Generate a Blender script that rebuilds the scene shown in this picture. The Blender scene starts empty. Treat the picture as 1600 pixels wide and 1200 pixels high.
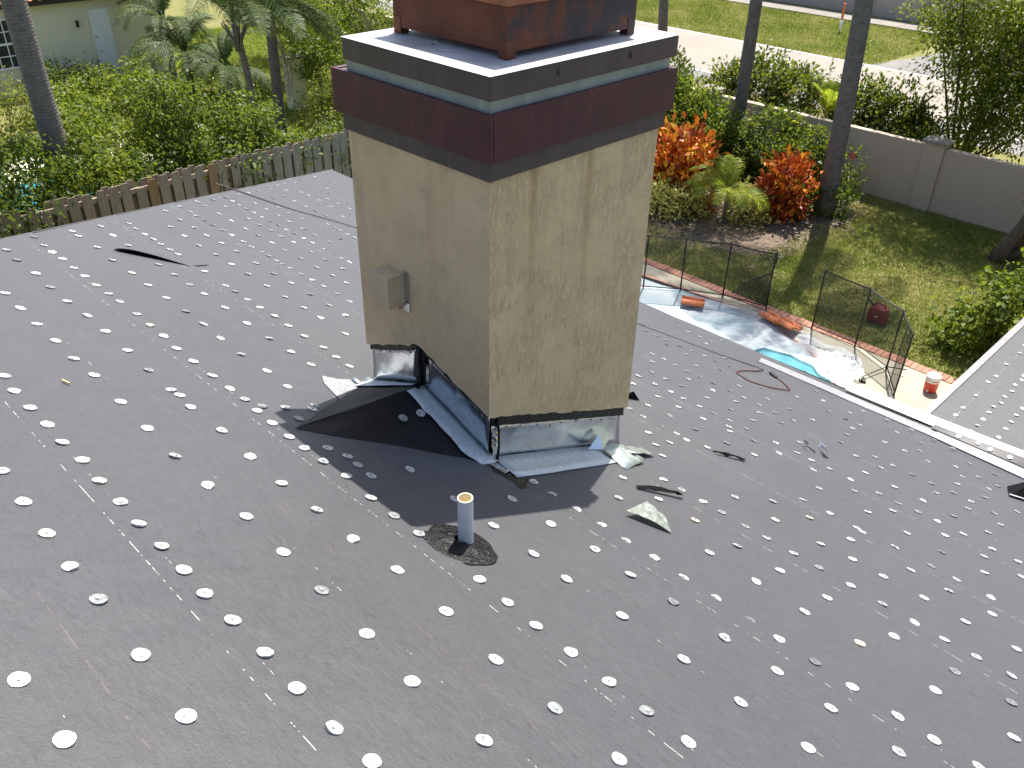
import bpy, bmesh, math, random
import numpy as np
from mathutils import Vector, Matrix, noise as mnoise

# ------------------------------------------------------------------ camera, world, sun, exposure
scene = bpy.context.scene
COL = scene.collection
EYE = Vector((0.0, 0.0, 7.5))
cam_data = bpy.data.cameras.new('camera')
cam = bpy.data.objects.new('camera', cam_data)
COL.objects.link(cam)
cam_data.sensor_width = 36.0
cam_data.lens = 36.0 * 1355.94 / 1600.0
cam_data.clip_start = 0.05
cam_data.clip_end = 1500.0
cam.matrix_world = Matrix((
    (0.7073222, 0.3736702, -0.6000548, EYE.x),
    (-0.7066655, 0.3952314, -0.5868697, EYE.y),
    (0.0178647, 0.8391440, 0.5436158, EYE.z),
    (0, 0, 0, 1)))
scene.camera = cam

SUN_EL, SUN_AZ = math.radians(60.0), math.radians(26.0)
world = bpy.data.worlds.new('World')
scene.world = world
world.use_nodes = True
wn = world.node_tree
sky = wn.nodes.new('ShaderNodeTexSky')
sky.sky_type = 'NISHITA'
sky.sun_disc = False
sky.dust_density = 2.2
sky.ozone_density = 0.8
sky.sun_elevation = SUN_EL
sky.sun_rotation = math.pi / 2 - SUN_AZ
wn.nodes['Background'].inputs['Strength'].default_value = 0.098
wn.links.new(sky.outputs['Color'], wn.nodes['Background'].inputs['Color'])

sun_data = bpy.data.lights.new('sun', 'SUN')
sun_data.energy = 5.0
sun_data.angle = math.radians(0.53)
sun_data.color = (1.0, 0.95, 0.87)
sun = bpy.data.objects.new('sun', sun_data)
COL.objects.link(sun)
sdir = Vector((math.cos(SUN_EL) * math.cos(SUN_AZ), math.cos(SUN_EL) * math.sin(SUN_AZ), math.sin(SUN_EL)))
sun.rotation_euler = sdir.to_track_quat('Z', 'Y').to_euler()
sun.location = sdir * 60

scene.view_settings.view_transform = 'Standard'
scene.view_settings.look = 'None'
scene.view_settings.gamma = 1.0
scene.view_settings.use_curve_mapping = False
scene.view_settings.exposure = 1.0

# ------------------------------------------------------------------ helpers
RND = random.Random(7)


def tag(o, label=None, cat=None, group=None, kind=None):
    if label: o['label'] = label
    if cat: o['category'] = cat
    if group: o['group'] = group
    if kind: o['kind'] = kind
    return o


def thing(name, label, cat, loc=(0, 0, 0), group=None, kind=None):
    o = bpy.data.objects.new(name, None)
    o.empty_display_size = 0.2
    COL.objects.link(o)
    o.location = loc
    return tag(o, label, cat, group, kind)


def root_of(o):
    while o.parent: o = o.parent
    return o


class MB:
    """collects verts and faces in world coordinates; build() makes one mesh object"""
    def __init__(self):
        self.v, self.f, self.m, self.uv = [], [], [], None

    def add(self, vs, fs, mi=0):
        k = len(self.v)
        self.v += [tuple(v) for v in vs]
        for f in fs:
            self.f.append(tuple(i + k for i in f)); self.m.append(mi)
        return self

    def quad(self, a, b, c, d, mi=0):
        return self.add([a, b, c, d], [(0, 1, 2, 3)], mi)

    def box(self, x0, x1, y0, y1, z0, z1, mi=0):
        vs = [(x0, y0, z0), (x1, y0, z0), (x1, y1, z0), (x0, y1, z0), (x0, y0, z1), (x1, y0, z1), (x1, y1, z1), (x0, y1, z1)]
        return self.add(vs, [(0, 3, 2, 1), (4, 5, 6, 7), (0, 1, 5, 4), (1, 2, 6, 5), (2, 3, 7, 6), (3, 0, 4, 7)], mi)

    def bar(self, a, b, w, h, up=(0, 0, 1), mi=0):
        a, b = Vector(a), Vector(b)
        d = (b - a).normalized()
        u = Vector(up)
        s = d.cross(u)
        if s.length < 1e-4: s = d.cross(Vector((1, 0, 0)))
        s.normalize(); u = s.cross(d).normalized()
        vs = []
        for p in (a, b):
            for i, j in ((-1, -1), (1, -1), (1, 1), (-1, 1)):
                vs.append(p + s * (w / 2 * i) + u * (h / 2 * j))
        return self.add(vs, [(0, 1, 2, 3), (7, 6, 5, 4), (0, 4, 5, 1), (1, 5, 6, 2), (2, 6, 7, 3), (3, 7, 4, 0)], mi)

    def tube(self, pts, rad, n=8, cap=True, mi=0):
        pts = [Vector(p) for p in pts]
        if not hasattr(rad, '__len__'): rad = [rad] * len(pts)
        vs, fs = [], []
        ref = None
        for i, p in enumerate(pts):
            d = (pts[min(i + 1, len(pts) - 1)] - pts[max(i - 1, 0)]).normalized()
            if ref is None:
                ref = d.cross(Vector((0.31, 0.9, 0.17))).normalized()
            ref = (ref - d * ref.dot(d)).normalized()
            b = d.cross(ref)
            for k in range(n):
                a = 2 * math.pi * k / n
                vs.append(p + (ref * math.cos(a) + b * math.sin(a)) * rad[i])
        for i in range(len(pts) - 1):
            for k in range(n):
                k2 = (k + 1) % n
                fs.append((i * n + k, i * n + k2, (i + 1) * n + k2, (i + 1) * n + k))
        if cap:
            fs.append(tuple(range(n))[::-1]); fs.append(tuple((len(pts) - 1) * n + k for k in range(n)))
        return self.add(vs, fs, mi)

    def lathe(self, prof, c=(0, 0, 0), n=20, mi=0):
        c = Vector(c); vs, fs = [], []
        for r, z in prof:
            for k in range(n):
                a = 2 * math.pi * k / n
                vs.append(c + Vector((r * math.cos(a), r * math.sin(a), z)))
        for i in range(len(prof) - 1):
            for k in range(n):
                k2 = (k + 1) % n
                fs.append((i * n + k, i * n + k2, (i + 1) * n + k2, (i + 1) * n + k))
        fs.append(tuple(range(n))[::-1]); fs.append(tuple((len(prof) - 1) * n + k for k in range(n)))
        return self.add(vs, fs, mi)

    def grid(self, fn, nu, nv, mi=0):
        vs = [fn(i / nu, j / nv) for i in range(nu + 1) for j in range(nv + 1)]
        fs = [(i * (nv + 1) + j, (i + 1) * (nv + 1) + j, (i + 1) * (nv + 1) + j + 1, i * (nv + 1) + j + 1) for i in range(nu) for j in range(nv)]
        return self.add(vs, fs, mi)

    def build(self, name, mats, parent=None, smooth=False, bevel=0, solid=0, label=None, uv=None):
        off = Vector((0, 0, 0))
        if parent is not None: off = root_of(parent).location
        me = bpy.data.meshes.new(name)
        me.from_pydata([(v[0] - off.x, v[1] - off.y, v[2] - off.z) for v in self.v], [], self.f)
        if not isinstance(mats, (list, tuple)): mats = [mats]
        for m in mats: me.materials.append(m)
        if len(mats) > 1: me.polygons.foreach_set('material_index', self.m)
        if smooth: me.polygons.foreach_set('use_smooth', [True] * len(self.f))
        if uv is not None:
            l = me.uv_layers.new(name='UVMap')
            for lp in me.loops:
                l.data[lp.index].uv = uv(Vector(self.v[lp.vertex_index]))
        me.update()
        o = bpy.data.objects.new(name, me)
        COL.objects.link(o)
        if parent is not None: o.parent = parent
        if solid:
            md = o.modifiers.new('solid', 'SOLIDIFY'); md.thickness = solid; md.offset = -1
        if bevel:
            md = o.modifiers.new('bevel', 'BEVEL'); md.width = bevel; md.segments = 2; md.limit_method = 'ANGLE'
        if label: o['label'] = label
        return o


def numesh(name, verts, faces, mat, parent=None, tint=None, smooth=False):
    """mesh from numpy arrays (equal face size), optional per-vertex tint attribute"""
    off = np.zeros(3)
    if parent is not None: off = np.array(root_of(parent).location)
    verts = np.asarray(verts, np.float32) - off.astype(np.float32)
    faces = np.asarray(faces, np.int32)
    me = bpy.data.meshes.new(name)
    nv, nf, k = len(verts), len(faces), faces.shape[1]
    me.vertices.add(nv); me.vertices.foreach_set('co', verts.ravel())
    me.loops.add(nf * k); me.loops.foreach_set('vertex_index', faces.ravel())
    me.polygons.add(nf)
    me.polygons.foreach_set('loop_start', np.arange(nf, dtype=np.int32) * k)
    me.polygons.foreach_set('loop_total', np.full(nf, k, np.int32))
    if smooth: me.polygons.foreach_set('use_smooth', np.ones(nf, bool))
    if tint is not None:
        a = me.attributes.new('tint', 'FLOAT', 'POINT'); a.data.foreach_set('value', np.asarray(tint, np.float32))
    me.update(calc_edges=True)
    me.materials.append(mat)
    o = bpy.data.objects.new(name, me)
    COL.objects.link(o)
    if parent is not None: o.parent = parent
    return o


# ------------------------------------------------------------------ materials
class NT:
    def __init__(self, name):
        self.mat = bpy.data.materials.new(name); self.mat.use_nodes = True
        self.t = self.mat.node_tree
        self.b = self.t.nodes['Principled BSDF']
        self.out = self.t.nodes['Material Output']

    def n(self, typ, **kw):
        nd = self.t.nodes.new(typ)
        for k, v in kw.items():
            if k == 'ins':
                for a, b in v.items():
                    if hasattr(b, 'bl_idname') or hasattr(b, 'is_output'): self.t.links.new(b, nd.inputs[a])
                    else: nd.inputs[a].default_value = b
            else: setattr(nd, k, v)
        return nd

    def link(self, a, b): self.t.links.new(a, b)

    def coord(self, which='Object', scale=(1, 1, 1)):
        c = self.n('ShaderNodeTexCoord')
        m = self.n('ShaderNodeMapping'); m.inputs['Scale'].default_value = scale
        self.link(c.outputs[which], m.inputs['Vector'])
        return m.outputs[0]

    def noise(self, vec, scale, detail=4, rough=0.55, dist=0.0):
        nd = self.n('ShaderNodeTexNoise')
        nd.inputs['Scale'].default_value = scale; nd.inputs['Detail'].default_value = detail
        nd.inputs['Roughness'].default_value = rough; nd.inputs['Distortion'].default_value = dist
        self.link(vec, nd.inputs['Vector'])
        return nd.outputs[0]

    def ramp(self, fac, stops, interp='LINEAR'):
        nd = self.n('ShaderNodeValToRGB'); cr = nd.color_ramp; cr.interpolation = interp
        while len(cr.elements) < len(stops): cr.elements.new(0.5)
        for e, (p, c) in zip(cr.elements, stops):
            e.position = p
            if not hasattr(c, '__len__'): c = (c, c, c)
            e.color = (c[0], c[1], c[2], 1)
        self.link(fac, nd.inputs[0])
        return nd.outputs[0]

    def mix(self, fac, a, b, mode='MIX'):
        nd = self.n('ShaderNodeMix'); nd.data_type = 'RGBA'; nd.blend_type = mode
        for s, v in ((0, fac), (6, a), (7, b)):
            if hasattr(v, 'is_output'): self.link(v, nd.inputs[s])
            elif s and len(v) == 3: nd.inputs[s].default_value = (*v, 1)
            else: nd.inputs[s].default_value = v
        return nd.outputs[2]

    def math(self, op, a, b=0.0, c=None, clamp=False):
        nd = self.n('ShaderNodeMath'); nd.operation = op; nd.use_clamp = clamp
        for i, v in enumerate((a, b, c)):
            if v is None: continue
            if hasattr(v, 'is_output'): self.link(v, nd.inputs[i])
            else: nd.inputs[i].default_value = v
        return nd.outputs[0]

    def bump(self, h, strength=0.3, dist=0.01, normal=None):
        nd = self.n('ShaderNodeBump'); nd.inputs['Strength'].default_value = strength; nd.inputs['Distance'].default_value = dist
        self.link(h, nd.inputs['Height'])
        if normal is not None: self.link(normal, nd.inputs['Normal'])
        return nd.outputs[0]

    def set(self, color=None, rough=None, metal=None, normal=None, spec=None, alpha=None):
        for k, v in (('Base Color', color), ('Roughness', rough), ('Metallic', metal), ('Normal', normal), ('Specular IOR Level', spec), ('Alpha', alpha)):
            if v is None: continue
            if hasattr(v, 'is_output'): self.link(v, self.b.inputs[k])
            elif hasattr(v, '__len__'): self.b.inputs[k].default_value = (*v, 1)
            else: self.b.inputs[k].default_value = v
        return self.mat


def plain(name, c, rough=0.6, metal=0.0, var=0.15, scale=12.0, bump=0.0, spec=0.5, stretch=(1, 1, 1), bscale=None):
    t = NT(name)
    v = t.coord('Object', stretch)
    n = t.noise(v, scale, 5, 0.6)
    lo = tuple(x * (1 - var) for x in c); hi = tuple(min(1, x * (1 + var)) for x in c)
    nm = None
    if bump: nm = t.bump(t.noise(v, bscale or scale * 4, 4, 0.6), bump, 0.01)
    return t.set(t.ramp(n, [(0.3, lo), (0.7, hi)]), rough, metal, nm, spec)


def leafmat(name, stops, trans=0.44, rough=0.5):
    t = NT(name)
    a = t.n('ShaderNodeAttribute'); a.attribute_name = 'tint'
    col = t.ramp(a.outputs['Fac'], stops)
    t.set(col, rough, 0.0, None, 0.28)
    tr = t.n('ShaderNodeBsdfTranslucent')
    t.link(t.mix(0.5, col, (1.0, 1.0, 0.35), 'MULTIPLY') if name in ('leaf_croton', 'leaf_variegated', 'palm_leaflet_dead') else t.mix(0.5, col, (0.32, 0.40, 0.03)), tr.inputs['Color'])
    mx = t.n('ShaderNodeMixShader'); mx.inputs[0].default_value = trans
    t.link(t.b.outputs[0], mx.inputs[1]); t.link(tr.outputs[0], mx.inputs[2])
    t.link(mx.outputs[0], t.out.inputs[0])
    return t.mat


def felt_material():
    t = NT('roof_felt')
    uvn = t.n('ShaderNodeUVMap'); uv = uvn.outputs[0]
    sep = t.n('ShaderNodeSeparateXYZ'); t.link(uv, sep.inputs[0])
    s, tt = sep.outputs[0], sep.outputs[1]
    fine = t.noise(uv, 130, 4, 0.7)
    mp = t.n('ShaderNodeMapping'); mp.inputs['Scale'].default_value = (1, 0.35, 1); t.link(uv, mp.inputs[0])
    fib = t.noise(mp.outputs[0], 60, 3, 0.7, 0.6)
    big = t.noise(uv, 0.9, 5, 0.6)
    mid = t.noise(uv, 6.5, 5, 0.65)
    base = t.ramp(fine, [(0.25, (0.0225, 0.0217, 0.0257)), (0.72, (0.052, 0.050, 0.0572))])
    base = t.mix(0.5, base, t.ramp(fib, [(0.3, (0.0205, 0.0200, 0.0232)), (0.7, (0.056, 0.054, 0.0616))]))
    base = t.mix(t.ramp(big, [(0.35, 0.0), (0.72, 0.45)]), base, (0.042, 0.0405, 0.045))
    # pale dust and dark scuff marks
    base = t.mix(t.ramp(mid, [(0.5, 0.0), (0.8, 0.35)]), base, (0.060, 0.0575, 0.0625))
    msk = t.math('MULTIPLY', t.ramp(t.noise(uv, 2.3, 4, 0.6), [(0.52, 0.0), (0.68, 1.0)]), t.ramp(t.noise(mp.outputs[0], 30, 5, 0.75, 1.2), [(0.56, 0.0), (0.68, 1.0)]))
    base = t.mix(t.math('MULTIPLY', msk, 0.85), base, (0.020, 0.019, 0.020))
    mp2 = t.n('ShaderNodeMapping'); mp2.inputs['Scale'].default_value = (1, 0.25, 1); mp2.inputs['Rotation'].default_value = (0, 0, 0.5); t.link(uv, mp2.inputs[0])
    sc = t.ramp(t.noise(mp2.outputs[0], 42, 2, 0.5, 2.0), [(0.665, 0.0), (0.72, 1.0)])
    base = t.mix(t.math('MULTIPLY', sc, 0.7), base, (0.021, 0.020, 0.021))
    # printed lay lines: thin dashed white and a tan guide line, once per course
    loc = t.math('FRACT', t.math('DIVIDE', t.math('SUBTRACT', s, 1.268 - 0.864 * 4), 0.864))

    def line(at, w, thr, seed, amp=1.0):
        d = t.math('ABSOLUTE', t.math('SUBTRACT', loc, at / 0.864))
        m = t.math('LESS_THAN', d, w / 0.864)
        cb = t.n('ShaderNodeCombineXYZ'); t.link(t.math('MULTIPLY', tt, 9.0), cb.inputs[0])
        t.link(t.math('ADD', t.math('FLOOR', t.math('DIVIDE', s, 0.864)), seed), cb.inputs[1])
        dash = t.ramp(t.noise(cb.outputs[0], 1.9, 3, 0.75), [(thr, 0.0), (thr + 0.03, 1.0)])
        return t.math('MULTIPLY', t.math('MULTIPLY', m, dash), amp)
    white = t.math('MAXIMUM', line(0.791, 0.0011, 0.52, 3.3), line(0.377, 0.0008, 0.60, 9.1))
    white = t.math('MAXIMUM', white, line(0.848, 0.0010, 0.61, 17.7, 0.8))
    base = t.mix(t.math('MULTIPLY', white, 0.85), base, (0.55, 0.53, 0.50))
    base = t.mix(line(0.485, 0.0016, 0.52, 5.2, 0.4), base, (0.16, 0.125, 0.095))
    h = t.math('ADD', t.math('MULTIPLY', fine, 0.6), t.math('MULTIPLY', fib, 0.6))
    nm = t.bump(h, 0.42, 0.005)
    nm = t.bump(t.noise(uv, 7, 3, 0.5), 0.3, 0.012, nm)
    nm = t.bump(t.noise(mp.outputs[0], 2.2, 3, 0.5), 0.35, 0.03, nm)
    t.b.inputs['Sheen Weight'].default_value = 0.30; t.b.inputs['Sheen Roughness'].default_value = 0.45
    return t.set(base, t.ramp(big, [(0.3, 0.50), (0.7, 0.6)]), 0.0, nm, 0.5)


def stucco_material(raked):
    t = NT('chimney_stucco_raked' if raked else 'chimney_stucco_smooth')
    v = t.coord('Object')
    vs = t.coord('Object', (1, 1, 0.22))
    vl = t.coord('Object', (1, 1, 0.05))
    big = t.noise(v, 3.0, 5, 0.6)
    if raked:
        base = t.ramp(big, [(0.3, (0.71, 0.53, 0.295)), (0.7, (0.78, 0.60, 0.345))])
    else:
        base = t.ramp(big, [(0.3, (0.66, 0.49, 0.275)), (0.7, (0.74, 0.565, 0.33))])
    spk = t.noise(v, 55, 4, 0.7)
    base = t.mix(t.ramp(spk, [(0.35, 0.3), (0.6, 0.0)]), base, (0.56, 0.41, 0.235))
    # water and rust streaks running down from the trim
    sep = t.n('ShaderNodeSeparateXYZ'); t.link(v, sep.inputs[0])
    fade = t.math('SUBTRACT', 1.0, t.math('DIVIDE', t.math('SUBTRACT', 1.42, sep.outputs[2]), 0.95, clamp=True), clamp=True)
    st = t.ramp(t.noise(vl, 9.0, 4, 0.6), [(0.52, 0.0), (0.66, 1.0)])
    base = t.mix(t.math('MULTIPLY', t.math('MULTIPLY', st, fade), 0.35 if raked else 0.3), base, (0.36, 0.215, 0.095))
    if raked:
        wob = t.math('MULTIPLY', t.math('SUBTRACT', t.noise(vs, 9, 4, 0.6), 0.5), 0.09)
        for cx, wd, am in ((-0.275, 0.035, 0.5), (0.055, 0.03, 0.4), (-0.42, 0.02, 0.2), (0.30, 0.025, 0.2)):
            dd = t.math('ABSOLUTE', t.math('SUBTRACT', t.math('ADD', sep.outputs[0], wob), cx))
            mk_ = t.math('SUBTRACT', 1.0, t.math('DIVIDE', dd, wd, clamp=True), clamp=True)
            base = t.mix(t.math('MULTIPLY', t.math('MULTIPLY', mk_, fade), am), base, (0.40, 0.235, 0.11))
    blot = t.ramp(t.noise(v, 1.7, 4, 0.55), [(0.5, 0.0), (0.75, 0.5)])
    base = t.mix(blot, base, (0.55, 0.42, 0.235))
    if raked:
        ridge = t.ramp(t.noise(t.coord('Object', (1, 1, 0.30)), 42, 6, 0.68, 1.3), [(0.40, 0.0), (0.50, 0.8), (0.62, 1.0)])
        wide = t.ramp(t.noise(t.coord('Object', (1, 1, 0.14)), 17, 5, 0.6, 0.8), [(0.40, 0.0), (0.52, 1.0)])
        drag = t.ramp(t.noise(t.coord('Object', (1, 1, 0.13)), 52, 4, 0.6, 0.6), [(0.30, 0.0), (0.36, 1.0)])
        patch = t.ramp(t.noise(v, 5.5, 4, 0.6), [(0.40, 0.05), (0.62, 1.0)])
        h = t.math('ADD', t.math('ADD', t.math('MULTIPLY', ridge, patch), t.math('MULTIPLY', drag, 0.35)), t.math('MULTIPLY', wide, 0.22))
        base = t.mix(t.math('MULTIPLY', t.math('MULTIPLY', t.math('SUBTRACT', 1.0, drag), patch), 0.5), base, (0.30, 0.23, 0.13))
        base = t.mix(t.math('MULTIPLY', t.math('MULTIPLY', t.math('SUBTRACT', 1.0, ridge), patch), 0.10), base, (0.36, 0.28, 0.165))
        nm = t.bump(h, 0.65, 0.008)
    else:
        pits = t.ramp(t.noise(t.coord('Object', (1, 1, 0.5)), 60, 3, 0.5), [(0.25, 0.0), (0.31, 1.0)])
        base = t.mix(t.math('MULTIPLY', t.math('SUBTRACT', 1.0, pits), 0.4), base, (0.20, 0.15, 0.09))
        base = t.mix(t.ramp(t.noise(v, 8, 5, 0.7), [(0.5, 0.0), (0.75, 0.35)]), base, (0.33, 0.25, 0.15))
        h = t.math('ADD', t.math('ADD', t.noise(vs, 22, 5, 0.65), t.noise(v, 11, 4, 0.6)), t.math('MULTIPLY', pits, 0.6))
        nm = t.bump(h, 0.5, 0.008)
    nm = t.bump(spk, 0.3, 0.002, nm)
    return t.set(base, 0.8, 0.0, nm, 0.3)


def painted(name, c, c2, scr=(0.55, 0.5, 0.5)):
    """weathered painted wood or metal: fade, vertical run marks, chipped specks"""
    t = NT(name)
    v = t.coord('Object')
    n = t.noise(v, 7, 6, 0.65)
    base = t.ramp(n, [(0.3, c), (0.72, c2)])
    runs = t.ramp(t.noise(t.coord('Object', (1, 1, 0.12)), 16, 4, 0.6), [(0.5, 0.0), (0.8, 0.5)])
    base = t.mix(runs, base, tuple(x * 1.6 for x in c2))
    chip = t.ramp(t.noise(v, 48, 3, 0.6), [(0.73, 0.0), (0.76, 0.75)])
    base = t.mix(chip, base, scr)
    return t.set(base, 0.5, 0.0, t.bump(t.noise(v, 60, 4, 0.6), 0.18, 0.004), 0.4)


def rust_material():
    t = NT('rusted_steel')
    v = t.coord('Object')
    n = t.noise(v, 6, 6, 0.65)
    base = t.ramp(n, [(0.25, (0.075, 0.022, 0.014)), (0.5, (0.135, 0.042, 0.024)), (0.8, (0.19, 0.065, 0.034))])
    base = t.mix(t.ramp(t.noise(v, 80, 3, 0.6), [(0.6, 0.0), (0.75, 0.6)]), base, (0.25, 0.10, 0.05))
    sep = t.n('ShaderNodeSeparateXYZ'); t.link(v, sep.inputs[0])
    # bluish black old paint left on the side away from the ridge
    gx = t.math('MULTIPLY', t.math('LESS_THAN', sep.outputs[1], -0.30), 1.0)
    pm = t.ramp(t.noise(t.coord('Object', (1, 1, 0.6)), 4.2, 7, 0.7, 0.3), [(0.43, 0.0), (0.53, 0.95)])
    base = t.mix(t.math('MULTIPLY', pm, gx), base, (0.035, 0.036, 0.046))
    return t.set(base, 0.62, 0.25, t.bump(t.noise(v, 45, 5, 0.65), 0.25, 0.004), 0.4)


def galv(name, c=(0.66, 0.68, 0.70), rough=0.26, wav=0.25, metal=1.0):
    t = NT(name)
    v = t.coord('Object')
    sp = t.n('ShaderNodeTexVoronoi'); sp.inputs['Scale'].default_value = 55; t.link(v, sp.inputs['Vector'])
    col = t.mix(0.14, c, t.ramp(sp.outputs['Color'], [(0.2, 0.2), (0.8, 0.9)]))
    col = t.mix(t.ramp(t.noise(v, 9, 5, 0.65), [(0.55, 0.0), (0.8, 0.4)]), col, tuple(x * 0.62 for x in c))
    nm = t.bump(t.noise(v, 5.0, 2, 0.5), wav, 0.05)
    return t.set(col, rough, metal, nm)


def tar_material():
    t = NT('roof_tar')
    v = t.coord('Object')
    n = t.noise(v, 35, 5, 0.7)
    nm = t.bump(n, 0.7, 0.012)
    nm = t.bump(t.noise(v, 160, 3, 0.6), 0.4, 0.003, nm)
    return t.set(t.ramp(n, [(0.3, (0.003, 0.003, 0.0035)), (0.8, (0.008, 0.008, 0.0087))]), t.ramp(n, [(0.3, 0.18), (0.7, 0.4)]), 0.0, nm, 0.3)


def tin_material():
    t = NT('tin_cap_metal')
    v = t.coord('Object')
    oi = t.n('ShaderNodeObjectInfo')
    base = t.ramp(oi.outputs['Random'], [(0.0, (0.15, 0.165, 0.17)), (0.2, (0.34, 0.36, 0.365)), (0.42, (0.56, 0.575, 0.575)), (0.94, (0.70, 0.70, 0.69)), (1.0, (0.52, 0.45, 0.33))])
    v2 = t.n('ShaderNodeVectorMath'); v2.operation = 'ADD'; t.link(v, v2.inputs[0]); t.link(oi.outputs['Location'], v2.inputs[1])
    sp = t.ramp(t.noise(v2.outputs[0], 75, 4, 0.6), [(0.45, 0.0), (0.7, 0.6)])
    base = t.mix(sp, base, (0.30, 0.31, 0.31))
    return t.set(base, 0.5, 0.55, t.bump(t.noise(v2.outputs[0], 120, 3, 0.6), 0.2, 0.002), 0.5)


def grass_material():
    t = NT('lawn_grass')
    v = t.coord('Object')
    big = t.noise(v, 0.42, 5, 0.62)
    fine = t.noise(v, 28, 5, 0.75)
    mid = t.noise(v, 3.2, 5, 0.65)
    g = t.ramp(fine, [(0.3, (0.095, 0.108, 0.026)), (0.7, (0.25, 0.255, 0.075))])
    y = t.ramp(fine, [(0.3, (0.16, 0.13, 0.055)), (0.7, (0.33, 0.27, 0.13))])
    f = t.math('ADD', t.math('MULTIPLY', big, 0.6), t.math('MULTIPLY', mid, 0.4))
    col = t.mix(t.ramp(f, [(0.44, 0.0), (0.60, 0.8)]), g, y)
    return t.set(col, 0.85, 0.0, t.bump(fine, 0.8, 0.04), 0.2)


def concrete(name, c, c2, sc=1.4, dirt=(0.2, 0.18, 0.14), dm=0.5):
    t = NT(name)
    v = t.coord('Object')
    base = t.ramp(t.noise(v, sc, 6, 0.65), [(0.3, c), (0.7, c2)])
    base = t.mix(t.ramp(t.noise(v, 60, 4, 0.7), [(0.35, 0.35), (0.6, 0.0)]), base, tuple(x * 0.7 for x in c))
    base = t.mix(t.ramp(t.noise(v, sc * 0.7, 5, 0.7, 0.6), [(0.56, 0.0), (0.75, dm)]), base, dirt)
    return t.set(base, 0.85, 0.0, t.bump(t.noise(v, 70, 4, 0.7), 0.25, 0.005), 0.25)


def wood_grey():
    t = NT('weathered_wood')
    v = t.coord('Object', (1, 1, 0.07))
    oi = t.n('ShaderNodeObjectInfo')
    v2 = t.n('ShaderNodeVectorMath'); v2.operation = 'ADD'; t.link(v, v2.inputs[0]); t.link(oi.outputs['Random'], v2.inputs[1])
    n = t.noise(v2.outputs[0], 45, 5, 0.65)
    base = t.ramp(n, [(0.3, (0.18, 0.14, 0.10)), (0.7, (0.38, 0.305, 0.225))])
    base = t.mix(t.ramp(oi.outputs['Random'], [(0.0, 0.0), (1.0, 0.5)]), base, (0.19, 0.165, 0.135))
    return t.set(base, 0.85, 0.0, t.bump(n, 0.4, 0.006), 0.2)


def trunk_material(name, c, c2, ring=14.0):
    t = NT(name)
    v = t.coord('Object')
    w = t.n('ShaderNodeTexWave'); w.wave_type = 'BANDS'; w.bands_direction = 'Z'
    w.inputs['Scale'].default_value = ring / 6.28; w.inputs['Distortion'].default_value = 5.0; w.inputs['Detail'].default_value = 4; w.inputs['Detail Scale'].default_value = 2.0
    t.link(v, w.inputs['Vector'])
    n = t.noise(v, 9, 5, 0.65)
    base = t.ramp(n, [(0.3, c), (0.7, c2)])
    base = t.mix(t.ramp(w.outputs['Fac'], [(0.08, 0.4), (0.3, 0.0)]), base, tuple(x * 0.55 for x in c))
    h = t.math('ADD', t.math('MULTIPLY', w.outputs['Fac'], 0.3), n)
    return t.set(base, 0.85, 0.0, t.bump(h, 0.5, 0.025), 0.2)


def mesh_screen():
    t = NT('black_mesh')
    tr = t.n('ShaderNodeBsdfTransparent')
    t.set((0.012, 0.012, 0.013), 0.7)
    mx = t.n('ShaderNodeMixShader'); mx.inputs[0].default_value = 0.46
    t.link(tr.outputs[0], mx.inputs[1]); t.link(t.b.outputs[0], mx.inputs[2]); t.link(mx.outputs[0], t.out.inputs[0])
    return t.mat


def film_material():
    t = NT('plastic_film')
    v = t.coord('Object')
    t.set((0.80, 0.84, 0.87), 0.5, 0.0, t.bump(t.noise(v, 5, 3, 0.5, 0.5), 0.06, 0.03), 0.4)
    tl = t.n('ShaderNodeBsdfTranslucent'); tl.inputs[0].default_value = (0.6, 0.64, 0.67, 1)
    m1 = t.n('ShaderNodeMixShader'); m1.inputs[0].default_value = 0.4
    t.link(t.b.outputs[0], m1.inputs[1]); t.link(tl.outputs[0], m1.inputs[2])
    tr = t.n('ShaderNodeBsdfTransparent')
    m2 = t.n('ShaderNodeMixShader')
    t.link(t.ramp(t.noise(v, 1.1, 2, 0.5, 0.3), [(0.40, 0.15), (0.60, 0.46)]), m2.inputs[0])
    t.link(m1.outputs[0], m2.inputs[1]); t.link(tr.outputs[0], m2.inputs[2]); t.link(m2.outputs[0], t.out.inputs[0])
    return t.mat


def water_material(c, c2):
    t = NT('pool_water')
    v = t.coord('Object')
    return t.set(t.ramp(t.noise(v, 2.5, 3, 0.5, 1.0), [(0.3, c), (0.7, c2)]), 0.06, 0.0, t.bump(t.noise(v, 6, 3, 0.5, 0.5), 0.12, 0.03), 0.5)


FELT = felt_material()
STUCCO_S, STUCCO_R = stucco_material(False), stucco_material(True)
MAROON = painted('maroon_paint', (0.052, 0.012, 0.018), (0.085, 0.020, 0.028), (0.35, 0.28, 0.30))
BROWN = painted('brown_paint', (0.062, 0.045, 0.042), (0.088, 0.066, 0.062), (0.2, 0.16, 0.15))
PALE = painted('pale_flaking_paint', (0.25, 0.28, 0.255), (0.36, 0.39, 0.35), (0.08, 0.07, 0.06))
CAPTOP = plain('cap_sheet_metal', (0.46, 0.46, 0.475), 0.55, 0.0, 0.25, 7, 0.1)
RUST = rust_material()
LID = plain('rusty_lid', (0.32, 0.12, 0.06), 0.7, 0.1, 0.3, 14, 0.2)
GALV = galv('galvanised_flashing', (0.66, 0.70, 0.73), 0.20, 0.16)
ZINC = galv('bonderised_flange', (0.56, 0.60, 0.61), 0.42, 0.15, 0.25)
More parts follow.
